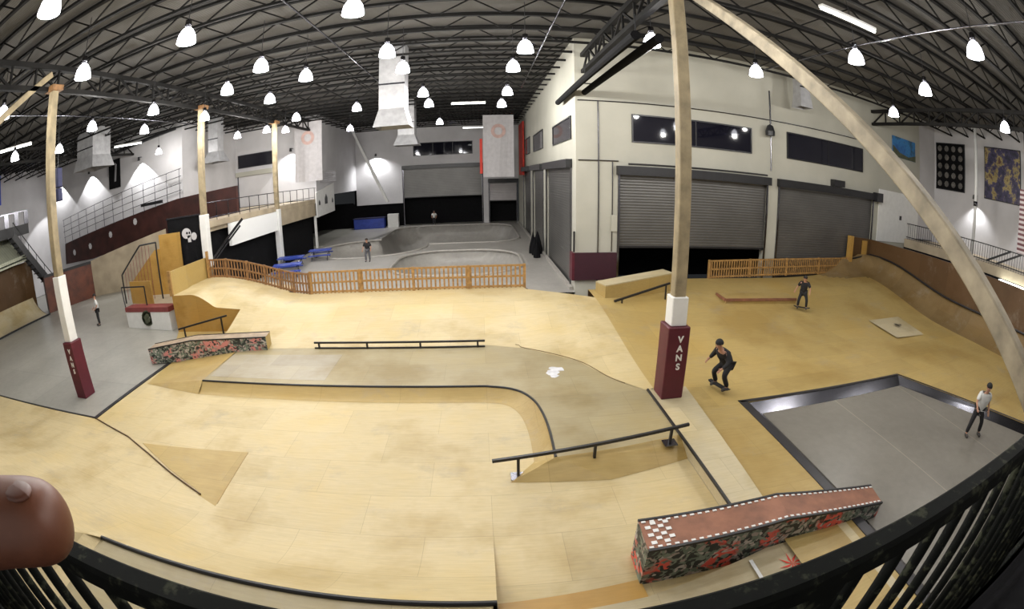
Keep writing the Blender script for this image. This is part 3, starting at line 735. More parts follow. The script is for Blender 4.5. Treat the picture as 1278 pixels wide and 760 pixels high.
# ------------------------------------------------------------------ graffiti boxes
def grind_box(name_label, pf_, pb_, z0s, mats, edge):
    # pf_: front-edge points (x,y,ztop); pb_: matching back-edge points; z0s: bottom heights
    t = thing('grind_box', name_label, 'grind box', (pf_[0][0], pf_[0][1], 0))
    n = len(pf_)
    side = MB().loft([[V(p) for p in pf_], [V((p[0], p[1], z0s[i])) for i, p in enumerate(pf_)]]); side.build('printed_side', mats[0], t)
    MB().loft([[V(p) for p in pb_], [V((p[0], p[1], 0)) for p in pb_]]).build('back_side', mats[0], t)
    for i in (0, n - 1):
        a, b_ = pf_[i], pb_[i]
        MB().loft([[V(a), V(b_)], [V((a[0], a[1], z0s[i])), V((b_[0], b_[1], z0s[i]))]]).build('end_panel', mats[2], t)
    MB().loft([[V(p) + V((0, 0, .004)) for p in pf_], [V(p) + V((0, 0, .004)) for p in pb_]]).build('top', mats[1], t)
    for pp, s_ in ((pf_, 1), (pb_, -1)):
        m_ = MB(); m2 = MB()
        for a, b_ in zip(pp, pp[1:]):
            m_.beam(V(a) + V((0, 0, .0)), V(b_) + V((0, 0, .0)), 0.045, 0.045)
            if edge: 
                A, B = V(a), V(b_); L = (B - A).length; k = int(L / 0.14)
                for q in range(k):
                    p = A.lerp(B, (q + .25) / k); r_ = A.lerp(B, (q + .75) / k)
                    m2.beam(p + V((0, .06 * s_, .012)), r_ + V((0, .06 * s_, .012)), 0.04, 0.012)
        m_.build('steel_edge', 'black', t)
        if edge: m2.build('dash_trim', 'white', t)
    return t
gb = grind_box('kinked grind box with check trim and graffiti side beside the pit', [(2.26, 4.58, 0.84), (4.95, 4.58, 0.80), (7.65, 4.45, 0.38)], [(2.30, 5.3, 0.84), (5.05, 5.28, 0.80), (7.8, 5.05, 0.38)], [0, 0.0, 0.0], ('graf', 'rubber', 'graf'), True)
m_ = MB()
for i in range(4):
    for j in range(6):
        if (i + j) % 2 == 0: m_.box(2.36 + .11 * i, 2.45 + .11 * i, 4.7 + .09 * j, 4.77 + .09 * j, .842, .852)
m_.build('check_print', 'white', gb)
grind_box('long kinked grind box with faded graffiti side at left of the platform', [(-13.65, 13.95, 0.62), (-11.4, 14.35, 0.86), (-8.1, 14.9, 0.80)], [(-13.75, 14.6, 0.62), (-11.5, 14.98, 0.86), (-8.2, 15.5, 0.80)], [0, 0.05, 0.28], ('graf2', 'brown_top', 'ply_warm'), False)

# ------------------------------------------------------------------ rails
def rail(label, a, b_, posts, r=0.035, box=False, plate=True, bottom=None, name='grind_rail'):
    a, b_ = V(a), V(b_); t = thing(name, label, 'rail', (a.x, a.y, 0))
    MB().beam(a, b_, 2 * r, 2 * r).build('bar', 'black', t)
    if bottom is not None: MB().beam((a.x, a.y, bottom), (b_.x, b_.y, bottom), 0.05, 0.05).build('base_bar', 'black', t)
    for f_, zb in posts:
        p = a.lerp(b_, f_)
        MB().beam((p.x, p.y, zb), (p.x, p.y, p.z), 0.06, 0.06).build('post', 'black', t)
        if plate: MB().box(p.x - .16, p.x + .16, p.y - .14, p.y + .14, zb, zb + 0.025).build('foot_plate', 'steel', t)
    return t
rail('long low black flat rail along the back of the grey platform', (-6.15, 15.0, 0.53), (0.0, 14.85, 0.53), [(0.03, .3), (0.33, .3), (0.64, .3), (0.96, .3)], bottom=0.33, plate=False, r=0.03)
rail('black grind rail with three posts crossing the bank before the pale strip', (0.05, 7.86, 0.48), (4.50, 8.35, 0.68), [(0.12, 0.0), (0.49, 0.10), (0.90, 0.26)], r=0.032)
rail('black down rail behind the left grind box', (-13.4, 16.1, 0.75), (-11.15, 17.1, 1.02), [(0.12, 0.0), (0.88, 0.02)], plate=False, r=0.035)
rail('black rail in front of the plywood box by the cream building', (5.3, 17.75, 0.95), (8.1, 18.6, 1.45), [(0.13, 0.55), (0.93, 0.7)], r=0.04)

# plywood box near the cream corner
t = thing('plywood_box', 'long low plywood box between the cream corner and the maroon column', 'box', (6.5, 19, 0.5))
pr = [(5.05, 18.3), (8.7, 19.6), (8.5, 20.5), (4.85, 19.2)]
MB().prism(pr, 0.55, lambda x, y_: 1.42 + 0.06 * (x - 4.9)).build('body', 'ply_warm', t)
MB().prism([(x + (.0), y_) for x, y_ in pr], lambda x, y_: 1.425 + 0.06 * (x - 4.9), lambda x, y_: 1.47 + 0.06 * (x - 4.9)).build('top_board', 'ply_light', t)
# low ledge on the right
t = thing('manual_ledge', 'low ledge with dark brown front edge in front of the right fence', 'ledge', (12.8, 18.6, 0.4))
MB().prism([(10.7, 17.9), (14.75, 17.6), (14.9, 18.7), (10.8, 18.95)], 0.35, 0.86).build('body', 'ply_warm', t)
MB().beam((10.7, 17.88, 0.82), (14.75, 17.58, 0.82), 0.08, 0.12).build('steel_edge', 'rubber', t)
MB().beam((10.66, 17.9, 0.82), (10.76, 18.95, 0.82), 0.08, 0.12).build('steel_edge', 'rubber', t)

# ------------------------------------------------------------------ picket fences
def fence(pts, label, hgt, mt, pick=0.20, mid=0.5):
    base = V((pts[0][0], pts[0][1], pts[0][2])); t = thing('picket_fence', label, 'fence', base)
    m_ = MB()
    for a, b_ in zip(pts, pts[1:]):
        for zz_ in (0.08, mid * hgt, hgt - 0.04): m_.beam(V(a) + V((0, 0, zz_)), V(b_) + V((0, 0, zz_)), 0.05, 0.085)
    m_.build('rails', mt, t)
    m_ = MB(); n_post = 0
    for a, b_ in zip(pts, pts[1:]):
        A, B = V(a), V(b_); n = max(1, round((B - A).length / pick))
        for i in range(n):
            p = A.lerp(B, i / n); m_.beam(p, p + V((0, 0, hgt - .05)), 0.075, 0.03)
    m_.build('pickets', mt, t)
    d = 0; A = V(pts[0]); MBp = [V(pts[0])]
    for a, b_ in zip(pts, pts[1:]):
        L = (V(b_) - V(a)).length; k = max(1, round(L / 2.4))
        for i in range(1, k + 1): MBp.append(V(a).lerp(V(b_), i / k))
    for p in MBp: MB().box(p.x - .06, p.x + .06, p.y - .06, p.y + .06, p.z - .02, p.z + hgt + .02).build('post', mt, t)
    return t
fence([(-8.1, 20.35, 1.01), (1.85, 20.35, 1.0)], 'long straight wooden picket fence at the back of the course', 1.05, 'fence')
curv = [(-14.9, 21.6), (-13.6, 21.55), (-12.2, 21.45), (-11.0, 21.2), (-10.0, 20.9), (-9.1, 20.55), (-8.2, 20.35)]
fence([(x, y_, hb(x, min(y_, backedge(x)) - .1)) for x, y_ in curv], 'curved reddish picket fence climbing to the second left column', 1.0, 'fence_dark')
fence([(11.75, 21.75, hb(11.75, 21.6)), (22.5, 21.75, hb(22.5, 21.6) + .0)], 'straight picket fence in front of the roll-up doors', 0.98, 'fence', pick=0.16)
t = thing('plywood_guard', 'tan plywood guard wall at the left end beside the black panel', 'guard wall', (-14.9, 19.8, 1.8))
MB().box(-15.05, -14.95, 18.0, 21.7, 1.78, 2.95).build('board', 'ply_warm', t)
MB().box(-15.1, -14.9, 17.95, 18.05, 1.78, 3.0).build('post', 'fence', t)
MB().box(-14.85, -14.78, 21.4, 21.6, 1.8, 3.3).build('post', 'fence', t)

# ------------------------------------------------------------------ stair structure with emblem box on the left
st_ = thing('emblem_platform', 'white and red fronted wooden platform with dark emblem left of the course', 'platform', (-17.7, 19, 0))
MB().slab([(-19.7, 18.85, -0.02), (-15.65, 18.25, -0.02), (-15.65, 18.25, 0.95), (-19.7, 18.85, 0.85)], (0.1, 0.7, 0)).build('white_front', 'white', st_)
MB().slab([(-19.72, 18.83, 0.85), (-15.63, 18.22, 0.95), (-15.63, 18.22, 1.2), (-19.72, 18.83, 1.1)], (0.1, 0.72, 0)).build('red_band', 'redband', st_)
m_ = MB()
for k in range(16):
    a = 2 * PI * k / 16; cx, cz = -17.6 + .34 * math.cos(a), .58 + .30 * math.sin(a)
    yy = 18.53; m_.slab([(cx + .13 * math.cos(q), yy, cz + .13 * math.sin(q)) for q in [2 * PI * i / 7 for i in range(7)]], (0, -0.04, 0))
for ex, ez in ((-17.75, .62), (-17.5, .5), (-17.55, .72), (-17.7, .42)): m_.slab([(ex + .15 * math.cos(q), 18.53, ez + .12 * math.sin(q)) for q in [2 * PI * i / 6 for i in range(6)]], (0, -0.05, 0))
m_.build('emblem', 'emblem', st_)
MB().prism([(-19.6, 19.5), (-15.6, 18.95), (-15.2, 21.7), (-19.9, 22)], 0.9, 1.05).build('landing', 'tan', st_)
MB().slab([(-20.0, 19.9, 1.05), (-17.9, 19.6, 1.05), (-17.9, 19.6, 2.3), (-20.0, 19.9, 2.3)], (0, .08, 0)).build('low_side_board', 'ply_orange', st_)
MB().box(-18.6, -16.9, 21.75, 21.85, 1.0, 4.5).build('tall_board', 'ply_orange', st_)
MB().slab([(-21.4, 21.7, 0.0), (-18.6, 21.7, 0.0), (-18.6, 21.7, 3.7), (-19.0, 21.7, 3.7), (-21.4, 21.7, 2.0)], (0, 0.1, 0)).build('stair_side', 'ply_orange', st_)
MB().path([(-21.3, 20.6, 0.9), (-21.3, 20.6, 2.6), (-19.4, 20.7, 4.15), (-18.0, 20.7, 4.2), (-18.0, 20.7, 1.0)], 0.05, 6).path([(-19.7, 18.9, 1.1), (-20.1, 19.2, 2.15), (-17.9, 19.0, 2.15), (-17.9, 19.0, 1.1)], 0.04, 6).build('handrail', 'black', st_)
m_ = MB()
for k in range(9): m_.tube((-21.0 + k * .3, 20.6, 1.1), (-21.0 + k * .3, 20.65, 2.75 + k * .22 if k < 6 else 4.1), 0.015, 5)
m_.build('balusters', 'redband', st_)

# ------------------------------------------------------------------ left upper floor (balcony) with sign, black walls in place of the dark shop interior below
ml = MB().box(-18, -15.4, 22.2, 41.4, 4.2, 4.75).box(-24, -18, 31.4, 41.4, 4.2, 4.75)
struct(ml.build('floor_upper_left', 'tan'))
bl = thing('balcony', 'balcony front with mesh railing above the long white sign', 'balcony', (-15.2, 32, 4.2))
MB().box(-15.4, -15.2, 21.9, 46, 4.45, 4.8).build('edge_beam', 'tan', bl)
m_ = MB()
for zz_ in (5.0, 5.85): m_.tube((-15.3, 22.1, zz_), (-15.3, 46, zz_), 0.03, 6)
k = 22.3
while k < 46: m_.tube((-15.3, k, 4.8), (-15.3, k, 5.85), 0.025, 5); k += 1.45
m_.build('railing', 'steel', bl)
tag(MB().box(-15.32, -15.12, 25.0, 32.1, 3.05, 4.42).build('long_sign', 'glow_sign'), 'long blank white sign on the left balcony front', 'sign')
MB().box(-15.32, -15.15, 32.7, 44, 3.3, 4.44).build('fascia', 'tan', bl)
wb = tag(MB().slab([(-15.18, 41.0, 3.1), (-15.18, 46.5, 3.3), (-15.18, 46.5, 6.2), (-15.18, 41.0, 5.4)], (0.12, 0, 0)).build('white_logo_board', 'white'), 'white board with small black marks at end of the left balcony', 'board')
for yy, q in ((41.6, .4), (43.4, .8), (45.6, .4)): MB().slab([(-15.06, yy, 4.2), (-15.06, yy + q, 4.2), (-15.06, yy + q, 4.2 + q * .7), (-15.06, yy + q / 2, 4.2 + q * 1.2), (-15.06, yy, 4.2 + q * .7)], (.02, 0, 0)).build('black_mark', 'black', wb)
struct(MB().box(-16.0, -15.85, 22, 41.5, 0, 4.4).box(-18, -15.9, 22.3, 22.4, 0, 4.2).box(-18.1, -18, 22.3, 31, 0, 4.2).box(-20.5, -16, 57.2, 57.3, 0, 3.4).box(-24, -20.5, 41.5, 57, 0, 4).build('wall_under_balcony', 'blackmat'))  # shade under the balcony painted in as black walls
struct(MB().box(-20.5, -9.4, 56.9, 57.0, 0, 3.3).build('wall_recess', 'blackmat'))  # darkness of the recess put into the wall colour
t = thing('black_panel', 'tall black panel with pale skull mark left of the second column', 'panel', (-17, 22, 0))
MB().box(-18.0, -15.3, 22.02, 22.12, 1.1, 5.25).build('board', 'blackmat', t)
m_ = MB(); cx, cz = -16.5, 4.35
m_.slab([(cx + .36 * math.cos(q), 22.0, cz + .30 * math.sin(q)) for q in [2 * PI * i / 14 for i in range(14)]], (0, -.01, 0))
m_.slab([(cx + .05, 22.0, cz - .12), (cx + .30, 22.0, cz - .12), (cx + .32, 22.0, cz - .5), (cx + .08, 22.0, cz - .5)], (0, -.01, 0))
m_.slab([(cx + .55 + .22 * math.cos(q), 22.0, cz - .2 + .22 * math.sin(q)) for q in [2 * PI * i / 10 for i in range(10)]], (0, -.01, 0))
m_.build('skull_mark', 'grey_wall', t)
m_ = MB()
for cxx, czz in ((cx + .05, cz + .02), (cx + .24, cz + .02)): m_.slab([(cxx + .07 * math.cos(q), 21.985, czz + .07 * math.sin(q)) for q in [2 * PI * i / 8 for i in range(8)]], (0, -.004, 0))
m_.build('eye_mark', 'blackmat', t)
MB().box(-18.05, -15.3, 21.98, 22.14, 5.25, 5.33).build('top_trim', 'steel', t)
# stairs under balcony: white stringers
tag(MB().beam((-15.5, 21.7, 2.0), (-14.2, 25, 4.6), .05, .15).beam((-15.7, 21.7, 1.6), (-14.4, 25, 4.2), .05, .1).build('steel_stair_rail', 'steel'), 'thin steel stair rail in the dark behind the second column', 'rail')

# dark red sloping gallery front and tan/red boxes on the left
t = thing('gallery_front', 'long dark red gallery wall sloping up along the left wall', 'gallery', (-32, 31, 3))
MB().slab([(-41.5, 31, 2.6), (-36.4, 31, 2.7), (-18.0, 31, 4.6), (-18.0, 31, 6.75), (-24, 31, 6.5), (-41.2, 31, 4.6)], (0, 0.3, 0)).build('panel', 'darkred', t)
m_ = MB()
for k in range(13):
    x = -41 + k * 1.45; zt_ = 4.6 + (x + 41.2) * 0.11
    m_.tube((x, 30.95, zt_ - .1), (x, 30.95, zt_ + 2.3), 0.03, 5)
for dz in (0.6, 1.15, 1.7, 2.3): m_.beam((-41.2, 30.95, 4.6 + dz), (-23.4, 30.95, 6.55 + dz), 0.045, 0.045)
m_.build('railing', 'steel', t)
m_ = MB()
for x, z in ((-39.5, 3.6), (-36.5, 3.9), (-33.0, 4.6), (-29.3, 5.3)):
    m_ = MB(); m_.slab([(x + .26 * math.cos(q), 30.98, z + .3 * math.sin(q)) for q in [2 * PI * i / 7 for i in range(7)]], (0, -.02, 0)); m_.build('pale_mark', 'paleprint', t)
MB().box(-28.2, -25.6, 30.75, 30.95, 6.4, 6.65).build('dark_shelf', 'black', t)
tag(MB().slab([(-32.4, 27.3, -0.02), (-29.3, 28.9, -0.02), (-25.5, 30.9, -0.02), (-25.5, 30.9, 4.3), (-32.4, 27.3, 2.95)], (-0.1, 0.2, 0)).build('tan_wall_board', 'tan'), 'tan board wall below the dark red gallery', 'wall board')
t = thing('red_brown_box', 'glossy red-brown box wall with black top rail behind the first column', 'box', (-33, 26, 0))
MB().prism([(-34.2, 22.6), (-32.35, 27.25), (-33.2, 28.2), (-36, 23.6)], -0.02, 2.75).build('body', 'redbrown', t)
MB().beam((-34.2, 22.6, 2.85), (-32.35, 27.25, 2.85), 0.12, 0.22).build('top_rail', 'black', t)
t = thing('staircase', 'dark steel stairs climbing behind the first left column', 'stairs', (-35, 23, 0))
MB().beam((-34.4, 24.6, 0.9), (-35.4, 20.4, 6.6), 0.12, 0.5).beam((-35.6, 24.9, 0.9), (-36.6, 20.6, 6.6), 0.12, 0.5).build('stringers', 'black', t)
m_ = MB()
for k in range(14):
    f_ = (k + .5) / 14; m_.box(-36.0 - f_, -34.5 - f_, 24.5 - 4.2 * f_, 24.8 - 4.2 * f_, 0.9 + 5.7 * f_, 0.97 + 5.7 * f_)
m_.build('treads', 'black', t)
m_ = MB().tube((-34.4, 24.6, 1.9), (-35.4, 20.4, 7.6), .04, 6)
for k in range(7):
    f_ = k / 6; m_.tube((-34.4 - f_, 24.6 - 4.2 * f_, 0.9 + 5.7 * f_), (-34.4 - f_, 24.6 - 4.2 * f_, 1.9 + 5.7 * f_), .03, 5)
m_.build('handrail', 'black', t)
t = thing('awning', 'pale ribbed awning at far left above a dark brown wall', 'awning', (-37, 18, 3))
MB().slab([(-36.2, 14.0, 4.1), (-36.2, 22.7, 4.45), (-36.2, 22.7, 5.0), (-36.2, 14.0, 4.5)], (-.2, 0, 0)).build('edge', 'awning', t)
MB().slab([(-36.2, 14.0, 4.35), (-36.2, 22.7, 4.7), (-39.5, 22.7, 6.6), (-39.5, 14.0, 6.6)], (0, 0, -.1)).build('cover', 'awning', t)
MB().box(-37.4, -37.2, 12.0, 23.2, 0, 4.3).build('support_wall', 'ply_brown', t)
MB().box(-39.7, -36.3, 12, 22.8, 6.5, 7.3).build('black_fascia', 'black', t)
m_ = MB()
for k in range(8): m_.box(-36.5, -36.4, 14 + k * 1.2, 14.5 + k * 1.2, 7.3, 8.3)
m_.box(-36.5, -36.4, 13.5, 22.8, 8.3, 8.4)
m_.build('railing', 'steel', t)
t = thing('corner_ramp', 'pale plywood ramp at the left edge beside the dark stairs', 'ramp', (-36, 19, 0))
rows = []
for k in range(11):
    d = k / 10 * 2.6; z = 3.1 - math.sqrt(3.1 ** 2 - d * d)
    rows.append([(-34.0 - d, 12.0, z), (-33.9 - d, 16.4, z), (-33.75 - d * 1.0, 22.2, z)])
MB().loft(rows).build('riding_surface', 'ply_light', t, True)
MB().beam((-34.0, 12.0, .03), (-33.75, 22.25, .03), .15, .12).build('edge_trim', 'black', t)
MB().slab([(-33.75, 22.2, 0)] + [(r_[2][0], 22.2, r_[2][2]) for r_ in rows] + [(-36.4, 22.2, 0)], (0, .06, 0)).build('side_face', 'ply_brown', t)

# posters and wall things on the left
def wallpic(name, x0, x1, z0, z1, y_, mt, label, cat, frame=False):
    t_ = thing(name, label, cat, ((x0 + x1) / 2, y_, z0))
    MB().box(x0, x1, y_ - .05, y_, z0, z1).build('sheet', mt, t_)
    return t_
p_ = wallpic('wall_poster', -33.6, -31.9, 8.6, 11.2, 31.9, 'blackmat', 'dark poster with pale streak on the left wall between two wall washes', 'poster')
MB().slab([(-32.75, 31.84, 9.2), (-32.5, 31.84, 9.2), (-32.35, 31.84, 10.7), (-32.6, 31.84, 10.9)], (0, -.005, 0)).build('pale_streak', 'duct', p_)
t = thing('blue_banner', 'blue banner with pale blue mottling hanging at the far left edge', 'banner', (-44, 22.5, 8.5))
MB().box(-45.99, -45.9, 21.5, 24.9, 10.0, 12.9).build('cloth', 'blue_banner', t)
MB().box(-45.99, -45.85, 21.4, 25.0, 12.85, 12.94).build('top_bar', 'black', t)
t = thing('speaker_cluster', 'dark purple speaker cluster hanging just right of the first left column', 'speaker', (-21.5, 16, 7.5))
MB().box(-21.75, -21.35, 15.8, 16.2, 8.2, 9.2).build('upper_box', 'navy', t, bevel=.04)
MB().box(-21.75, -21.35, 15.8, 16.2, 7.5, 8.15).build('lower_box', 'navy', t, bevel=.04)
MB().tube((-21.55, 16.0, 9.2), (-21.55, 16.0, 12.15), 0.02, 6).build('chain', 'black', t)
tag(MB().tube((-38, 31.6, 11.3), (-24.5, 31.6, 12.3), 0.15).build('wall_pipe', 'black'), 'dark pipe running high along the left wall', 'pipe')
# wall-wash fixtures
for i, (x, z, lab) in enumerate(((-36.5, 10.6, 'small wall-wash lamp left of the dark poster'), (-28.9, 10.4, 'small wall-wash lamp right of the dark poster'), (-42.5, 10.6, 'small wall-wash lamp near the blue banner'))):
    t = thing('wall_wash_lamp', lab, 'lamp', (x, 31.5, z))
    MB().lathe([(0, .3), (.1, .3), (.14, 0)], (x, 31.5, z), 10).build('cowl', 'black', t)
    MB().beam((x, 31.5, z + .3), (x, 31.95, z + .3), .05, .05).build('bracket', 'black', t)
    ld = bpy.data.lights.new('wash_light', 'SPOT'); ld.energy = 1500; ld.spot_size = math.radians(105); ld.spot_blend = 0.15; ld.shadow_soft_size = 0.05
    lo = bpy.data.objects.new('wash_light', ld); COL.objects.link(lo); lo.parent = t; lo.location = (0, 0, -0.02)
    lo.rotation_euler = (math.radians(8), 0, 0)
for x, y_, z, lab in ((-12.5, 55.4, 9.0, 'small added wall-wash lamp on the far white wall left of the door'), (-17.5, 40.9, 9.5, 'small added wall-wash lamp above the left balcony back wall')):  # wash lamps added to brighten the far walls
    t = thing('wall_wash_lamp', lab, 'lamp', (x, y_, z))
    MB().lathe([(0, .3), (.1, .3), (.14, 0)], (x, y_, z), 10).build('cowl', 'black', t)
    MB().beam((x, y_, z + .3), (x, y_ + .58, z + .3), .05, .05).build('bracket', 'black', t)
    ld = bpy.data.lights.new('wash_light', 'SPOT'); ld.energy = 1500; ld.spot_size = math.radians(150); ld.spot_blend = 0.8; ld.shadow_soft_size = 0.1
    lo = bpy.data.objects.new('wash_light', ld); COL.objects.link(lo); lo.parent = t; lo.location = (0, 0, -0.02)
# right wall washers
for i, (y_, lab) in enumerate(((17.5, 'small wall-wash lamp above the right upper walkway'), (11.5, 'small wall-wash lamp by the dark artwork on the right wall'))):
    t = thing('wall_wash_lamp', lab, 'lamp', (33.3, y_, 7.6))
    MB().lathe([(0, .3), (.1, .3), (.14, 0)], (33.3, y_, 7.6), 10).build('cowl', 'black', t)
    MB().beam((33.3, y_, 7.9), (33.95, y_, 7.9), .05, .05).build('bracket', 'black', t)
    ld = bpy.data.lights.new('wash_light', 'SPOT'); ld.energy = 500; ld.spot_size = math.radians(110); ld.spot_blend = 0.6; ld.shadow_soft_size = 0.05
    lo = bpy.data.objects.new('wash_light', ld); COL.objects.link(lo); lo.parent = t; lo.location = (0, 0, -0.02)

# ducts
def duct(x, y_, z0, z1, w, label, hood=0.25):
    t = thing('air_duct', label, 'duct', (x, y_, z0))
    MB().box(x - w / 2, x + w / 2, y_ - w / 2, y_ + w / 2, z0 + .9, z1).build('shaft', 'duct', t)
    a, b_ = w / 2, w / 2 + hood
    MB().loft([[(x - a, y_ - a, z0 + .9), (x + a, y_ - a, z0 + .9), (x + a, y_ + a, z0 + .9), (x - a, y_ + a, z0 + .9), (x - a, y_ - a, z0 + .9)],
               [(x - b_, y_ - b_, z0), (x + b_, y_ - b_, z0), (x + b_, y_ + b_, z0), (x - b_, y_ + b_, z0), (x - b_, y_ - b_, z0)]]).build('hood', 'duct', t)
    MB().beam((x - a - .02, y_ - a - .01, (z0 + z1) / 2), (x + a + .02, y_ - a - .01, (z0 + z1) / 2), .04, .08).build('seam_band', 'steel', t)
duct(-4.2, 22.8, 8.6, 12.9, 1.25, 'big white air duct with flared hood at top centre')
duct(-28.3, 25.0, 9.9, 12.9, 2.1, 'grey air duct hanging on the left by the dark poster')
duct(-21.7, 34, 9.0, 12.9, 1.0, 'small grey air duct with hood above the left balcony', 0.4)
duct(-6.2, 40, 8.9, 12.9, 1.4, 'grey air duct over the far upper window', 0.35)
duct(17.0, 20.5, 10.6, 12.9, 0.7, 'short pale duct behind the timber brace on the right', 0.1)
# hanging banners
def banner(x0, x1, y_, z0, z1, label, red=None):
    t = thing('hanging_banner', label, 'banner', ((x0 + x1) / 2, y_, z0))
    n = 8; rows = []
    for k in range(n + 1):
        x = x0 + (x1 - x0) * k / n; rows.append([(x, y_ + .05 * math.sin(k * 1.3), z0), (x, y_ + .03 * math.sin(k), z1)])
    m_ = MB().loft(rows); m_.loft([[(p[0], p[1] + .02, p[2]) for p in r_] for r_ in rows]); m_.build('cloth', 'banner', t)
    cx = (x0 + x1) / 2; R_ = (x1 - x0) * .24; cz = z1 - (x1 - x0) * .55
    m_ = MB()
    for k in range(20):
        a, b_ = 2 * PI * k / 20, 2 * PI * (k + 1) / 20
        m_.add([(cx + R_ * math.cos(a), y_ - .07, cz + R_ * math.sin(a)), (cx + R_ * math.cos(b_), y_ - .07, cz + R_ * math.sin(b_)), (cx + R_ * .55 * math.cos(b_), y_ - .07, cz + R_ * .55 * math.sin(b_)), (cx + R_ * .55 * math.cos(a), y_ - .07, cz + R_ * .55 * math.sin(a))], [(0, 1, 2, 3)])
    m_.build('ring_print', 'pink', t)
    MB().tube((x0 - .1, y_, z1 + .03), (x1 + .1, y_, z1 + .03), .05, 6).build('top_bar', 'steel', t)
    for xx in (x0, x1): MB().tube((xx, y_, z1), (xx, y_, 12.1), .012, 5).build('cord', 'black', t)
banner(-16.7, -14.0, 40, 6.5, 11.95, 'tall grey banner with faded ring print above the left balcony')
banner(0.27, 3.2, 45, 5.85, 11.95, 'tall grey banner with faded ring print beside the cream building')
tag(MB().box(-.05, .2, 44.9, 45, 6.2, 9.6).build('red_banner_strip', 'red'), 'narrow red strip left of the right grey banner', 'banner')
tag(MB().box(4.25, 4.42, 47.5, 52, 6.0, 11.6).build('red_banner_strip', 'red'), 'tall red banner seen edge-on along the cream side wall', 'banner')

# ------------------------------------------------------------------ concrete bowls beyond the fence
def inside(kind, x, y_):
    if kind == 'A': return 5.0 - math.hypot(x + 9.6, y_ - 38.8)
    x0, x1, y0, y1, r = ((-9.8, 3.4, 39.5, 54.6, 3.0) if kind == 'B' else (-6.0, 2.6, 26.5, 35.6, 3.2))
    cx, cy = (x0 + x1) / 2, (y0 + y1) / 2; qx = abs(x - cx) - (x1 - x0) / 2 + r; qy = abs(y_ - cy) - (y1 - y0) / 2 + r
    return -(math.hypot(max(qx, 0), max(qy, 0)) + min(max(qx, qy), 0) - r)
def hbowl(x, y_):
    z = 0.3
    for k, D, R_ in (('A', 1.6, 2.2), ('B', 2.6, 2.9), ('C', 1.7, 2.2)):
        d = inside(k, x, y_)
        if d > 0:
            t_ = min(d / R_, 1); z = min(z, 0.3 - D * math.sqrt(1 - (1 - t_) ** 2))
    return z
bw = thing('skate_bowls', 'grey concrete skate bowls sunk in the deck beyond the picket fence', 'skate bowl', (-4, 38, 0))
gm = grid(-15.0, 4.5, 21.9, 55.9, 0.25, hbowl, lambda x, y_: True); gm.build('bowl_surface', 'bowl', bw, True)
def rim(kind):
    pts = []
    cx, cy = {'A': (-9.6, 38.8), 'B': (-3.2, 47), 'C': (-1.7, 31)}[kind]
    for i in range(72):
        a = 2 * PI * i / 72; lo, hi = 0, 14
        for _ in range(30):
            md = (lo + hi) / 2
            if inside(kind, cx + md * math.cos(a), cy + md * math.sin(a)) > 0: lo = md
            else: hi = md
        pts.append((cx + lo * math.cos(a), cy + lo * math.sin(a)))
    pts.append(pts[0]); return pts
for k in 'ABC':
    m_ = MB(); pr = rim(k)
    for a, b_ in zip(pr, pr[1:]):
        mx, my = (a[0] + b_[0]) / 2, (a[1] + b_[1]) / 2
        if all(inside(q, mx, my) < 0.05 for q in 'ABC' if q != k): m_.tube((a[0], a[1], .31), (b_[0], b_[1], .31), 0.09, 6)
    m_.build('coping', 'cop', bw)
struct(MB().box(-15.0, 4.5, 55.9, 57.9, 0, .3).box(-20.5, -15.0, 41.9, 57.2, 0, .3).build('floor_back', 'concrete'))
MB_ = MB().box(4.3, 4.48, 22.4, 56, 0.0, 0.45)
struct(MB_.build('baseboard_side', 'cop'))

# blue padded benches and clutter under the left balcony
def bench(x, y_, z, L, W, label, rot=0.0):
    t = thing('blue_table', label, 'table', (x, y_, z))
    ca, sa = math.cos(rot), math.sin(rot)
    def P(a, b_): return (x + a * ca - b_ * sa, y_ + a * sa + b_ * ca)
    pr_ = [P(-L / 2, -W / 2), P(L / 2, -W / 2), P(L / 2, W / 2), P(-L / 2, W / 2)]
    MB().prism(pr_, z + .70, z + .78).build('table_top', 'blue', t)
    for s_ in (-1, 1):
        q = [P(-L / 2, s_ * W * .95 - .15), P(L / 2, s_ * W * .95 - .15), P(L / 2, s_ * W * .95 + .15), P(-L / 2, s_ * W * .95 + .15)]
        MB().prism(q, z + .40, z + .46).build('bench_seat', 'blue', t)
    for s_ in (-1, 1):
        a = P(s_ * L * .35, -W); b_ = P(s_ * L * .35, W); c_ = P(s_ * L * .35, -W * .3); d = P(s_ * L * .35, W * .3)
        MB().beam((a[0], a[1], z + .42), (b_[0], b_[1], z + .42), .05, .05).beam((a[0], a[1], z), (c_[0], c_[1], z + .72), .05, .05).beam((b_[0], b_[1], z), (d[0], d[1], z + .72), .05, .05).build('frame', 'steel', t)
    return t
bench(-13.0, 28.6, 0.3, 2.0, 1.0, 'blue picnic table right behind the curved fence', 0.3)
bench(-14.0, 31.6, 0.3, 2.0, 1.0, 'blue picnic table beside the third column foot', 0.2)
bench(-12.6, 34.4, 0.3, 1.8, 0.9, 'blue picnic table furthest back before the round bowl', 0.2)
t = thing('blue_counter', 'long dark blue counter under the far white wall', 'counter', (-13, 55.5, .3))
MB().box(-15.4, -11.6, 54.8, 55.8, .3, 1.5).build('front', 'blue', t); MB().box(-15.5, -11.5, 54.7, 55.9, 1.5, 1.6).build('top', 'navy', t)
tag(MB().box(-11.2, -9.9, 55.0, 55.7, .3, 1.9).build('vending_box', 'white'), 'pale box beside the blue counter', 'box')
t = thing('white_post', 'slim white post where the left balcony ends', 'post', (-15.2, 41, 0.3))
MB().box(-15.35, -15.15, 40.8, 41.0, .3, 4.45).build('shaft', 'white', t)
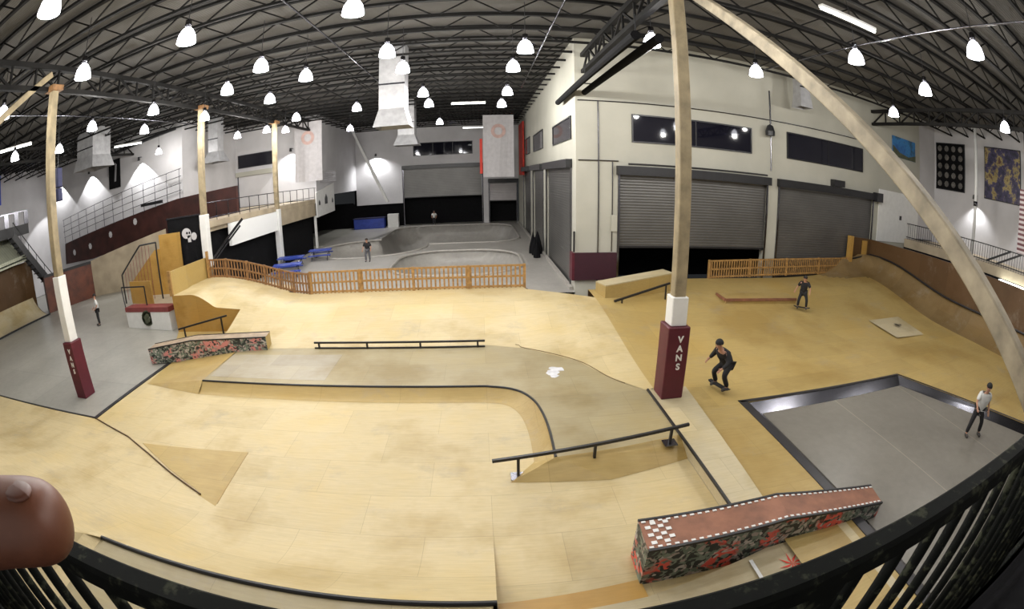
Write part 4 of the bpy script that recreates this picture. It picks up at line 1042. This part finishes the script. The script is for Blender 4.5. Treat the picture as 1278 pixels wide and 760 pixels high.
t = thing('bowl_gear', 'small dark heap of gear against the side roll-up door', 'gear', (4.1, 32.4, 0.3))
for i in range(7):
    rr = random.Random(i); x, y_, r_ = 3.9 + rr.uniform(-.3, .3), 32.2 + rr.uniform(-.9, 1.6), rr.uniform(.2, .35)
    MB().lathe([(0, 0), (r_, .02), (r_ * .9, r_ * rr.uniform(1.2, 2.6)), (r_ * .3, r_ * rr.uniform(2.8, 5.2)), (0, r_ * 5.3)], (x, y_, 0.3), 7).build('bag', 'blackmat', t)

# ------------------------------------------------------------------ right upper walkway
struct(MB().box(29.3, 34, -5.9, 21.9, 3.15, 3.75).build('floor_upper_right', 'tan'))
t = thing('walkway_railing', 'black steel railing with slanted bars on the right upper walkway', 'railing', (29.4, 14, 3.75))
m_ = MB()
for zz_ in (3.9, 4.85): m_.beam((29.4, -5, zz_), (29.4, 21.8, zz_), .06, .06)
m_.build('rails', 'black', t)
m_ = MB(); k = -5.0
while k < 21.8: m_.beam((29.4, k, 3.75), (29.4, k, 4.85), .025, .025); k += 0.22
m_.build('balusters', 'steel', t)
MB().beam((29.4, 13.9, 3.9), (29.4, 11.9, 4.85), .10, .12).beam((29.4, 13.0, 3.9), (29.4, 11.0, 4.85), .10, .12).build('slanted_bars', 'black', t)
t = thing('pipe_column', 'slender pale pipe column on the right upper walkway', 'column', (29.6, 15.4, 3.75))
MB().tube((29.6, 15.4, 3.75), (29.6, 15.4, 12.1), .12, 12).build('shaft', 'white', t, True)
MB().tube((29.6, 15.4, 7.0), (29.6, 15.4, 7.3), .17, 12).build('collar', 'steel', t, True)
t = thing('pilaster', 'flat pale pilaster on the right wall behind the timber brace', 'pilaster', (33.8, 23, 3.8))
MB().box(33.7, 33.98, 23.0, 23.6, 3.76, 12.9).build('shaft', 'cream', t)
def rpic(y0, y1, z0, z1, mt, label):
    t_ = thing('wall_picture', label, 'picture', (33.9, (y0 + y1) / 2, z0))
    MB().box(33.90, 33.97, y0, y1, z0, z1).build('sheet', mt, t_)
    MB().box(33.88, 33.99, y0 - .06, y1 + .06, z1, z1 + .06).box(33.88, 33.99, y0 - .06, y1 + .06, z0 - .06, z0).box(33.88, 33.99, y0 - .06, y0, z0 - .01, z1 + .01).box(33.88, 33.99, y1, y1 + .06, z0 - .01, z1 + .01).build('frame', 'black', t_)
    return t_
rpic(24.6, 26.5, 9.6, 11.6, 'art_blue', 'blue picture high on the right wall') if False else None
t_ = thing('wall_picture', 'blue picture high on the right wall', 'picture', (33.9, 21.0, 9.6)); MB().box(33.3, 33.97, 20.9, 22.1, 9.4, 11.7).build('sheet', 'art_blue', t_) if False else None
bpy.data.objects.remove(t_)
t_ = thing('wall_picture', 'blue picture on the right wall at the end of the cream building', 'picture', (31.5, 22.1, 9.4))
MB().box(27.3, 30.4, 21.9, 21.97, 9.4, 10.85).build('sheet', 'art_blue', t_)
MB().slab([(27.3, 21.89, 9.4), (30.4, 21.89, 9.4), (30.4, 21.89, 9.85), (29.4, 21.89, 9.6), (28.2, 21.89, 9.75), (27.3, 21.89, 10.2)], (0, -.01, 0)).build('dark_foreground', 'emblem', t_)
g_ = rpic(18.9, 22.0 - .1, 8.0, 11.5, 'blackmat', 'dark poster with rows of grey shapes on the right wall')
m_ = MB()
for i in range(4):
    for j in range(5):
        cy, cz = 19.3 + i * .75, 8.4 + j * .68
        m_.slab([(33.9, cy + .24 * math.cos(q), cz + .24 * math.sin(q)) for q in [2 * PI * n_ / 8 for n_ in range(8)]], (-.01, 0, 0))
m_.build('round_shapes', 'art_grey', g_)
rpic(13.2, 16.7, 7.9, 11.5, 'art_mix', 'dark mixed colour artwork furthest right on the wall')
t = thing('striped_banner', 'red and white striped hanging at the right edge', 'banner', (29.6, 11.3, 4.9))
MB().box(29.55, 29.65, 10.7, 11.5, 4.9, 8.6).build('cloth', 'stripe', t)
MB().tube((29.6, 11.1, 8.6), (29.6, 11.1, 12.1), .03, 6).build('cord', 'steel', t)
t = thing('sign_box', 'pale green sign box with bright light strip at the right edge', 'sign', (28.9, 11, 1.7))
MB().box(28.9, 29.2, 4, 12.3, 1.75, 2.95).build('panel', 'awning', t)
MB().box(28.8, 29.25, 4, 12.4, 2.95, 3.10).build('light_strip', 'tube', t)
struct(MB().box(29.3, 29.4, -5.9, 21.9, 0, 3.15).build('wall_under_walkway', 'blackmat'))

# ------------------------------------------------------------------ near balcony: floor, railing
struct(MB().box(-8, 8, -3, 0.40, 4.10, 4.32).box(-8, 8, .3, .42, 3.5, 4.32).build('floor_balcony', 'blackmat'))
nr = thing('balcony_railing', 'chipped black balcony railing with square bars across the bottom', 'railing', (0, .345, 4.32))
MB().box(-8, 8, .295, .345, 5.442, 5.50).build('top_rail', 'nearrail', nr, bevel=0.008)
m_ = None
k = 0; x = 0.0
xs = [0.245, 0.37, 0.61 + .0, 0.745, 0.875, 1.0, 1.145, 1.295, 1.44, 1.58, 1.72, 1.86, 2.0, 2.14, 2.28, 2.42]
xl = [-0.245, -0.385, -0.54, -0.70, -0.855, -1.01, -1.16, -1.31, -1.46, -1.61, -1.76, -1.91, -2.06, -2.21, -2.36]
for x in xs + xl: MB().tube((x, .330, 4.40), (x, .330, 5.46), .0165, 8).build('baluster', 'nearrail', nr, True)
for x in (0.50, -0.50 - .0): MB().box(x - .04, x + .04, .30, .35, 4.32, 5.455).build('post', 'nearrail', nr) if x > 0 else None
MB().box(-8, 8, .32, .35, 4.38, 4.42).build('bottom_rail', 'nearrail', nr)

# ------------------------------------------------------------------ people
def skin(name, pts, edges, rad, mt, parent, root=0, sub=1):
    me = bpy.data.meshes.new(name)
    off = V((0, 0, 0)); p = parent
    while p: off += p.location; p = p.parent
    me.from_pydata([tuple(V(q) - off) for q in pts], edges, [])
    o = bpy.data.objects.new(name, me); COL.objects.link(o)
    md = o.modifiers.new('skin', 'SKIN'); md.use_smooth_shade = True
    sv = me.skin_vertices[0].data
    for i, r in enumerate(rad):
        sv[i].radius = (r, r) if not isinstance(r, tuple) else r; sv[i].use_root = (i == root)
    s2 = o.modifiers.new('sub', 'SUBSURF'); s2.levels = s2.render_levels = sub
    dg = bpy.context.evaluated_depsgraph_get(); dg.update()
    nm = bpy.data.meshes.new_from_object(o.evaluated_get(dg))
    o.modifiers.clear(); o.data = nm; bpy.data.meshes.remove(me)
    nm.name = name; nm.materials.clear(); nm.materials.append(M[mt]); nm.shade_smooth()
    o.parent = parent
    return o
def ellipsoid(mb, c, rx, ry, rz, n=14, m=9, zmin=-1):
    prof = []
    rows = []
    for j in range(m + 1):
        ph = PI * j / m; zz_ = max(math.cos(ph), zmin)
        rows.append([(c[0] + rx * math.sin(ph) * math.cos(2 * PI * i / n), c[1] + ry * math.sin(ph) * math.sin(2 * PI * i / n), c[2] + rz * zz_) for i in range(n + 1)])
    mb.loft(rows); return mb
def person(loc, yaw, pose, label, top, pants, hat=False, board=False, scale=1.0, bare_arms=True):
    """pose: joint name -> (right, forward, up) metres in the body's frame; yaw 0 faces +y"""
    c_, s_ = math.cos(yaw), math.sin(yaw); L = V(loc)
    def W(p): x, y_, z = [v * scale for v in p]; return L + V((x * c_ - y_ * s_, x * s_ + y_ * c_, z))
    t = thing('person', label, 'person', L)
    J = {k: W(v) for k, v in pose.items() if k not in ('board', 'face')}
    r = scale
    names = ['pelvis', 'belly', 'chest', 'neck', 'head0', 'head1', 'shR', 'elR', 'wrR', 'haR', 'shL', 'elL', 'wrL', 'haL', 'hipR', 'knR', 'anR', 'toR', 'hipL', 'knL', 'anL', 'toL']
    hd = J['head']; nk = J['neck']; up = (hd - nk).normalized()
    fw = V((-s_, c_, 0))
    J['head0'] = nk.lerp(hd, .75); J['head1'] = hd + up * .07 * r
    for s in 'RL':
        J['ha' + s] = J['wr' + s] + (J['wr' + s] - J['el' + s]).normalized() * .08 * r
        if 'to' + s not in J: J['to' + s] = J['an' + s] + fw * .17 * r + V((0, 0, -.05 * r))
    R = dict(pelvis=.115, belly=.105, chest=.12, neck=.055, head0=.075, head1=.095, shR=.06, elR=.042, wrR=.028, haR=.03, hipR=.085, knR=.058, anR=.04, toR=.035)
    for k in list(R):
        if k.endswith('R') and len(k) > 2: R[k[:-1] + 'L'] = R[k]
    E_ = [('pelvis', 'belly'), ('belly', 'chest'), ('chest', 'neck'), ('neck', 'head0'), ('head0', 'head1')]
    for s in 'RL': E_ += [('chest', 'sh' + s), ('sh' + s, 'el' + s), ('el' + s, 'wr' + s), ('wr' + s, 'ha' + s), ('pelvis', 'hip' + s), ('hip' + s, 'kn' + s), ('kn' + s, 'an' + s), ('an' + s, 'to' + s)]
    bd = skin('body', [J[n] for n in names], [(names.index(a), names.index(b_)) for a, b_ in E_], [R[n] * r for n in names], 'skin', t)
    # clothes over the same skeleton
    tn = ['belly', 'pelvis', 'chest', 'shR', 'mR', 'shL', 'mL', 'nk']
    J['nk'] = J['chest'].lerp(nk, .55)
    for s in 'RL': J['m' + s] = J['sh' + s].lerp(J['el' + s], .85 if bare_arms else 1.0) if bare_arms else J['el' + s]
    pts = [J[n] for n in tn]; ed = [(0, 1), (0, 2), (2, 3), (3, 4), (2, 5), (5, 6), (2, 7)]; ra = [.148, .15, .165, .082, .068, .082, .068, .085]
    if not bare_arms:
        pts += [J['wrR'], J['wrL']]; ed += [(4, 8), (6, 9)]; ra += [.042, .042]
    skin('shirt', pts, ed, [q * r * 1.14 for q in ra], top, t)
    pn = ['pelvis', 'hipR', 'knR', 'anR', 'hipL', 'knL', 'anL']
    skin('trousers', [J[n] for n in pn], [(0, 1), (1, 2), (2, 3), (0, 4), (4, 5), (5, 6)], [q * r for q in [.152, .108, .082, .068, .108, .082, .068]], pants, t)
    for s in 'RL':
        a = J['an' + s]; b_ = J['to' + s]; heel = a + (a - b_).normalized() * .06 * r; heel.z = b_.z
        skin('shoe', [heel, a.lerp(b_, .5) - V((0, 0, .01)), b_ + (b_ - a).normalized() * .04 * r], [(0, 1), (1, 2)], [.05 * r, .055 * r, .045 * r], 'shoe', t)
        # five fingers
        d = (J['wr' + s] - J['el' + s]).normalized(); side = d.cross(V((0, 0, 1)));
        side = side.normalized() if side.length > .1 else V((c_, s_, 0))
        for f_ in range(4):
            o_ = side * ((f_ - 1.5) * .02 * r); base = J['ha' + s] + o_; ln = (.07, .08, .075, .06)[f_] * r
            skin('finger', [base - d * .02 * r, base + d * ln * .5, base + d * ln + V((0, 0, -.015 * r))], [(0, 1), (1, 2)], [.010 * r, .009 * r, .008 * r], 'skin', bd)
        base = J['wr' + s] + side * .03 * r
        skin('thumb', [base, base + side * .035 * r + d * .03 * r, base + side * .045 * r + d * .065 * r], [(0, 1), (1, 2)], [.012 * r, .011 * r, .009 * r], 'skin', bd)
    # head: face features and hair
    hc = J['head0'].lerp(J['head1'], .6)
    face = pose.get('face'); ff = W(face) - L if face else fw; ff = ff.normalized()
    rt = ff.cross(V((0, 0, 1))).normalized()
    m_ = MB(); ellipsoid(m_, hc + ff * .105 * r - V((0, 0, .012 * r)), .016 * r, .016 * r, .026 * r, 8, 5); m_.build('nose', 'skin', bd, True)
    for q in (-1, 1):
        m_ = MB(); ellipsoid(m_, hc + ff * .096 * r + rt * q * .034 * r + V((0, 0, .012 * r)), .010 * r, .010 * r, .008 * r, 8, 5); m_.build('eye', 'hair', bd, True)
        m_ = MB(); ellipsoid(m_, hc + rt * q * .098 * r, .018 * r, .018 * r, .03 * r, 8, 5); m_.build('ear', 'skin', bd, True)
    m_ = MB(); ellipsoid(m_, hc + ff * .094 * r - V((0, 0, .055 * r)), .026 * r, .018 * r, .008 * r, 8, 5); m_.build('mouth', 'redband', bd, True)
    m_ = MB(); ellipsoid(m_, hc - ff * .018 * r + V((0, 0, .04 * r)), .112 * r, .112 * r, .105 * r, 14, 9, -.35); m_.build('helmet' if hat else 'hair', 'cloth_black' if hat else 'hair', t, True)
    if board:
        bx0 = pose['board']; a, b_ = W(bx0[0]), W(bx0[1]); d = (b_ - a).normalized(); sd = d.cross(V((0, 0, 1))).normalized()
        bt = thing('skateboard', 'dark skateboard under ' + bx0[2], 'skateboard', a.lerp(b_, .5))
        rows = []
        prof = [(-.42, .07, .03), (-.36, .09, .01), (-.27, .10, 0), (.27, .10, 0), (.36, .09, .01), (.42, .07, .03)]
        mid = a.lerp(b_, .5)
        for u, w_, z in prof: rows.append([mid + d * u - sd * w_ + V((0, 0, z)), mid + d * u + sd * w_ + V((0, 0, z))])
        mm = MB().loft(rows); mm.loft([[p - V((0, 0, .015)) for p in r_] for r_ in rows]); mm.build('deck', 'cloth_black', bt)
        for u in (-.22, .22):
            trk = MB().beam(mid + d * u - sd * .09 - V((0, 0, .045)), mid + d * u + sd * .09 - V((0, 0, .045)), .03, .03).build('truck', 'steel', bt)
            for q in (-1, 1):
                cpt = mid + d * u + sd * q * .085 - V((0, 0, .05)); MB().tube(cpt - sd * .018, cpt + sd * .018, .027, 10).build('wheel', 'white', trk)
    return t
# standing, feet apart (white shirt, by the first column)
person((-23.2, 19.4, -0.03), PI - 0.6, dict(pelvis=(0, 0, .93), belly=(0, .01, 1.08), chest=(0, 0, 1.3), neck=(0, .01, 1.48), head=(0, .03, 1.62), shR=(.19, 0, 1.38), elR=(.30, .02, 1.12), wrR=(.22, .2, .98), shL=(-.19, 0, 1.38), elL=(-.30, 0, 1.12), wrL=(-.24, .18, .95), hipR=(.09, 0, .88), knR=(.13, .03, .48), anR=(.15, 0, .09), hipL=(-.09, 0, .88), knL=(-.14, .03, .48), anL=(-.17, 0, .09)),
       'person in white top and dark trousers standing on the left concrete', 'cloth_white', 'cloth_black', scale=1.08)
# walking in the pit: feet apart, leaning, arm out
person((13.9, 5.5, 0.0), PI / 2 + 0.9, dict(pelvis=(0, 0, .86), belly=(0, .04, 1.01), chest=(0, .10, 1.22), neck=(0, .15, 1.39), head=(0, .2, 1.52), shR=(.19, .08, 1.30), elR=(.32, .2, 1.08), wrR=(.34, .42, 1.0), shL=(-.19, .1, 1.30), elL=(-.30, -.02, 1.06), wrL=(-.32, .12, .85), hipR=(.09, 0, .82), knR=(.22, .12, .47), anR=(.26, .10, .09), hipL=(-.09, 0, .82), knL=(-.24, .05, .46), anL=(-.34, -.1, .09)),
       'person in pale shirt and black trousers walking in the grey pit', 'cloth_white', 'cloth_black', hat=True, scale=1.05)
# crouching rider in black beyond the maroon column
person((6.62, 10.7, 0.29), PI / 2 + 0.3, dict(pelvis=(0, -.14, .68), belly=(0, -.02, .80), chest=(0, .12, .98), neck=(0, .22, 1.12), head=(0, .30, 1.24), shR=(.19, .12, 1.06), elR=(.36, .02, .88), wrR=(.42, .16, .72), shL=(-.19, .12, 1.06), elL=(-.34, .2, .84), wrL=(-.3, .40, .72), hipR=(.10, -.12, .64), knR=(.20, .16, .44), anR=(.22, -.02, .10), hipL=(-.10, -.12, .64), knL=(-.20, .16, .44), anL=(-.22, -.02, .10), board=((.42, .06, .085), (-.42, .06, .085), 'the crouching rider beyond the maroon column')),
       'person all in black crouching on a skateboard right of the maroon column', 'cloth_black', 'cloth_black', hat=True, board=True, bare_arms=False, scale=1.1)
# rider on the ledge
person((14.6, 16.9, hb(14.6, 16.9) + .09), PI / 2 + 0.9, dict(pelvis=(0, -.06, .80), belly=(0, .0, .95), chest=(0, .06, 1.16), neck=(0, .12, 1.32), head=(0, .18, 1.45), shR=(.19, .05, 1.24), elR=(.34, -.02, 1.02), wrR=(.42, .1, .86), shL=(-.19, .05, 1.24), elL=(-.32, .12, 1.0), wrL=(-.3, .3, .88), hipR=(.10, -.05, .76), knR=(.20, .12, .46), anR=(.22, 0, .10), hipL=(-.10, -.05, .76), knL=(-.20, .12, .46), anL=(-.22, 0, .10), board=((.42, .06, .085), (-.42, .06, .085), 'the rider at the right fence')),
       'person in black with dark trousers riding beside the low ledge', 'cloth_black', 'cloth_black', board=True)
person((-8.2, 32.3, 0.3), PI, dict(pelvis=(0, -.05, .88), belly=(0, .0, 1.02), chest=(0, .04, 1.24), neck=(0, .08, 1.40), head=(0, .1, 1.54), shR=(.19, .03, 1.32), elR=(.3, .0, 1.06), wrR=(.32, .16, .86), shL=(-.19, .03, 1.32), elL=(-.3, .05, 1.06), wrL=(-.3, .2, .9), hipR=(.09, -.03, .84), knR=(.14, .06, .46), anR=(.15, 0, .09), hipL=(-.09, -.03, .84), knL=(-.14, .06, .46), anL=(-.15, 0, .09)),
       'small distant person in black standing beyond the picket fence', 'cloth_black', 'cloth_grey')
person((-5.6, 55.2, 0.3), PI, dict(pelvis=(0, 0, .93), belly=(0, .01, 1.08), chest=(0, 0, 1.3), neck=(0, .01, 1.48), head=(0, .03, 1.62), shR=(.19, 0, 1.38), elR=(.30, .02, 1.12), wrR=(.22, .2, .98), shL=(-.19, 0, 1.38), elL=(-.30, 0, 1.12), wrL=(-.24, .18, .95), hipR=(.09, 0, .88), knR=(.10, .03, .48), anR=(.11, 0, .09), hipL=(-.09, 0, .88), knL=(-.10, .03, .48), anL=(-.11, 0, .09)),
       'far person in white top standing before the far roll-up door', 'cloth_white', 'cloth_black')

# the photographer's hand at the lower left: thumb across, curled fingers behind it
def C(az, el, r):
    a, e = math.radians(az), math.radians(el)
    return V((r * math.sin(a) * math.cos(e), r * math.cos(a) * math.cos(e), 6 + r * math.sin(e)))
hp = thing('hand', 'brown hand with thumb pressed over the left end of the railing', 'hand', C(-80, -28, 0.2))
a0, a1, a2, a3 = V((-.305, -.03, 5.878)), V((-.235, .008, 5.900)), V((-.172, .040, 5.920)), V((-.126, .060, 5.922))
skin('palm', [V((-.42, -.16, 5.86)), V((-.36, -.10, 5.87)), V((-.30, -.055, 5.885))], [(0, 1), (1, 2)], [.030, .036, .036], 'skin_hand', hp, sub=2)
skin('thumb', [a0, a1, a2, a3], [(0, 1), (1, 2), (2, 3)], [.020, .018, .0175, .0145], 'skin_hand', hp, sub=3)
m_ = MB(); ellipsoid(m_, V((-.142, .052, 5.9337)), .010, .006, .0018, 14, 7); m_.build('thumb_nail', 'nail', hp, True)
for i in range(4):
    o_ = V((-.006 * i, .004 * i, .021 - .0 * i)); b0 = V((-.30 - .012 * i, -.04 + .020 * i, 5.90 + .004 * i))
    skin('finger', [b0, b0 + V((.045, .032, .015)), b0 + V((.085, .050, .004)), b0 + V((.080, .040, -.016))], [(0, 1), (1, 2), (2, 3)], [.0115, .0105, .0095, .0085], 'skin_hand', hp, sub=2)
skin('forearm', [V((-.42, -.16, 5.86)), V((-.52, -.30, 5.80)), V((-.60, -.50, 5.66))], [(0, 1), (1, 2)], [.030, .040, .048], 'skin_hand', hp, sub=2)

# ------------------------------------------------------------------ world, camera, view
w = bpy.data.worlds.new('hall_air'); S.world = w; w.use_nodes = True
w.node_tree.nodes['Background'].inputs[0].default_value = (0.9, 0.95, 1.0, 1); w.node_tree.nodes['Background'].inputs[1].default_value = 0.02
cam = bpy.data.cameras.new('camera'); co = bpy.data.objects.new('camera', cam); COL.objects.link(co); S.camera = co
cam.type = 'PANO'
FPX = 584.309
try:
    cam.panorama_type = 'FISHEYE_EQUISOLID'; cam.fisheye_lens = FPX / 1278 * 36; cam.fisheye_fov = math.radians(220)
except Exception:
    cam.cycles.panorama_type = 'FISHEYE_EQUISOLID'; cam.cycles.fisheye_lens = FPX / 1278 * 36; cam.cycles.fisheye_fov = math.radians(220)
cam.sensor_width = 36; cam.sensor_fit = 'HORIZONTAL'; cam.clip_start = 0.01; cam.clip_end = 500
yaw, pitch, roll = math.radians(-3.59865), math.radians(-15.87589), math.radians(-0.74538)
Rm = Matrix.Rotation(yaw, 3, 'Z') @ Matrix.Rotation(PI / 2 + pitch, 3, 'X') @ Matrix.Rotation(roll, 3, 'Z')
co.matrix_world = Matrix.Translation((0, 0, 6)) @ Rm.to_4x4()
vs = S.view_settings; vs.view_transform = 'Standard'; vs.look = 'None'; vs.gamma = 1; vs.exposure = 0.0; vs.use_curve_mapping = False
S.cycles.use_denoising = True
S.cycles.max_bounces = 6
S.cycles.sample_clamp_indirect = 6
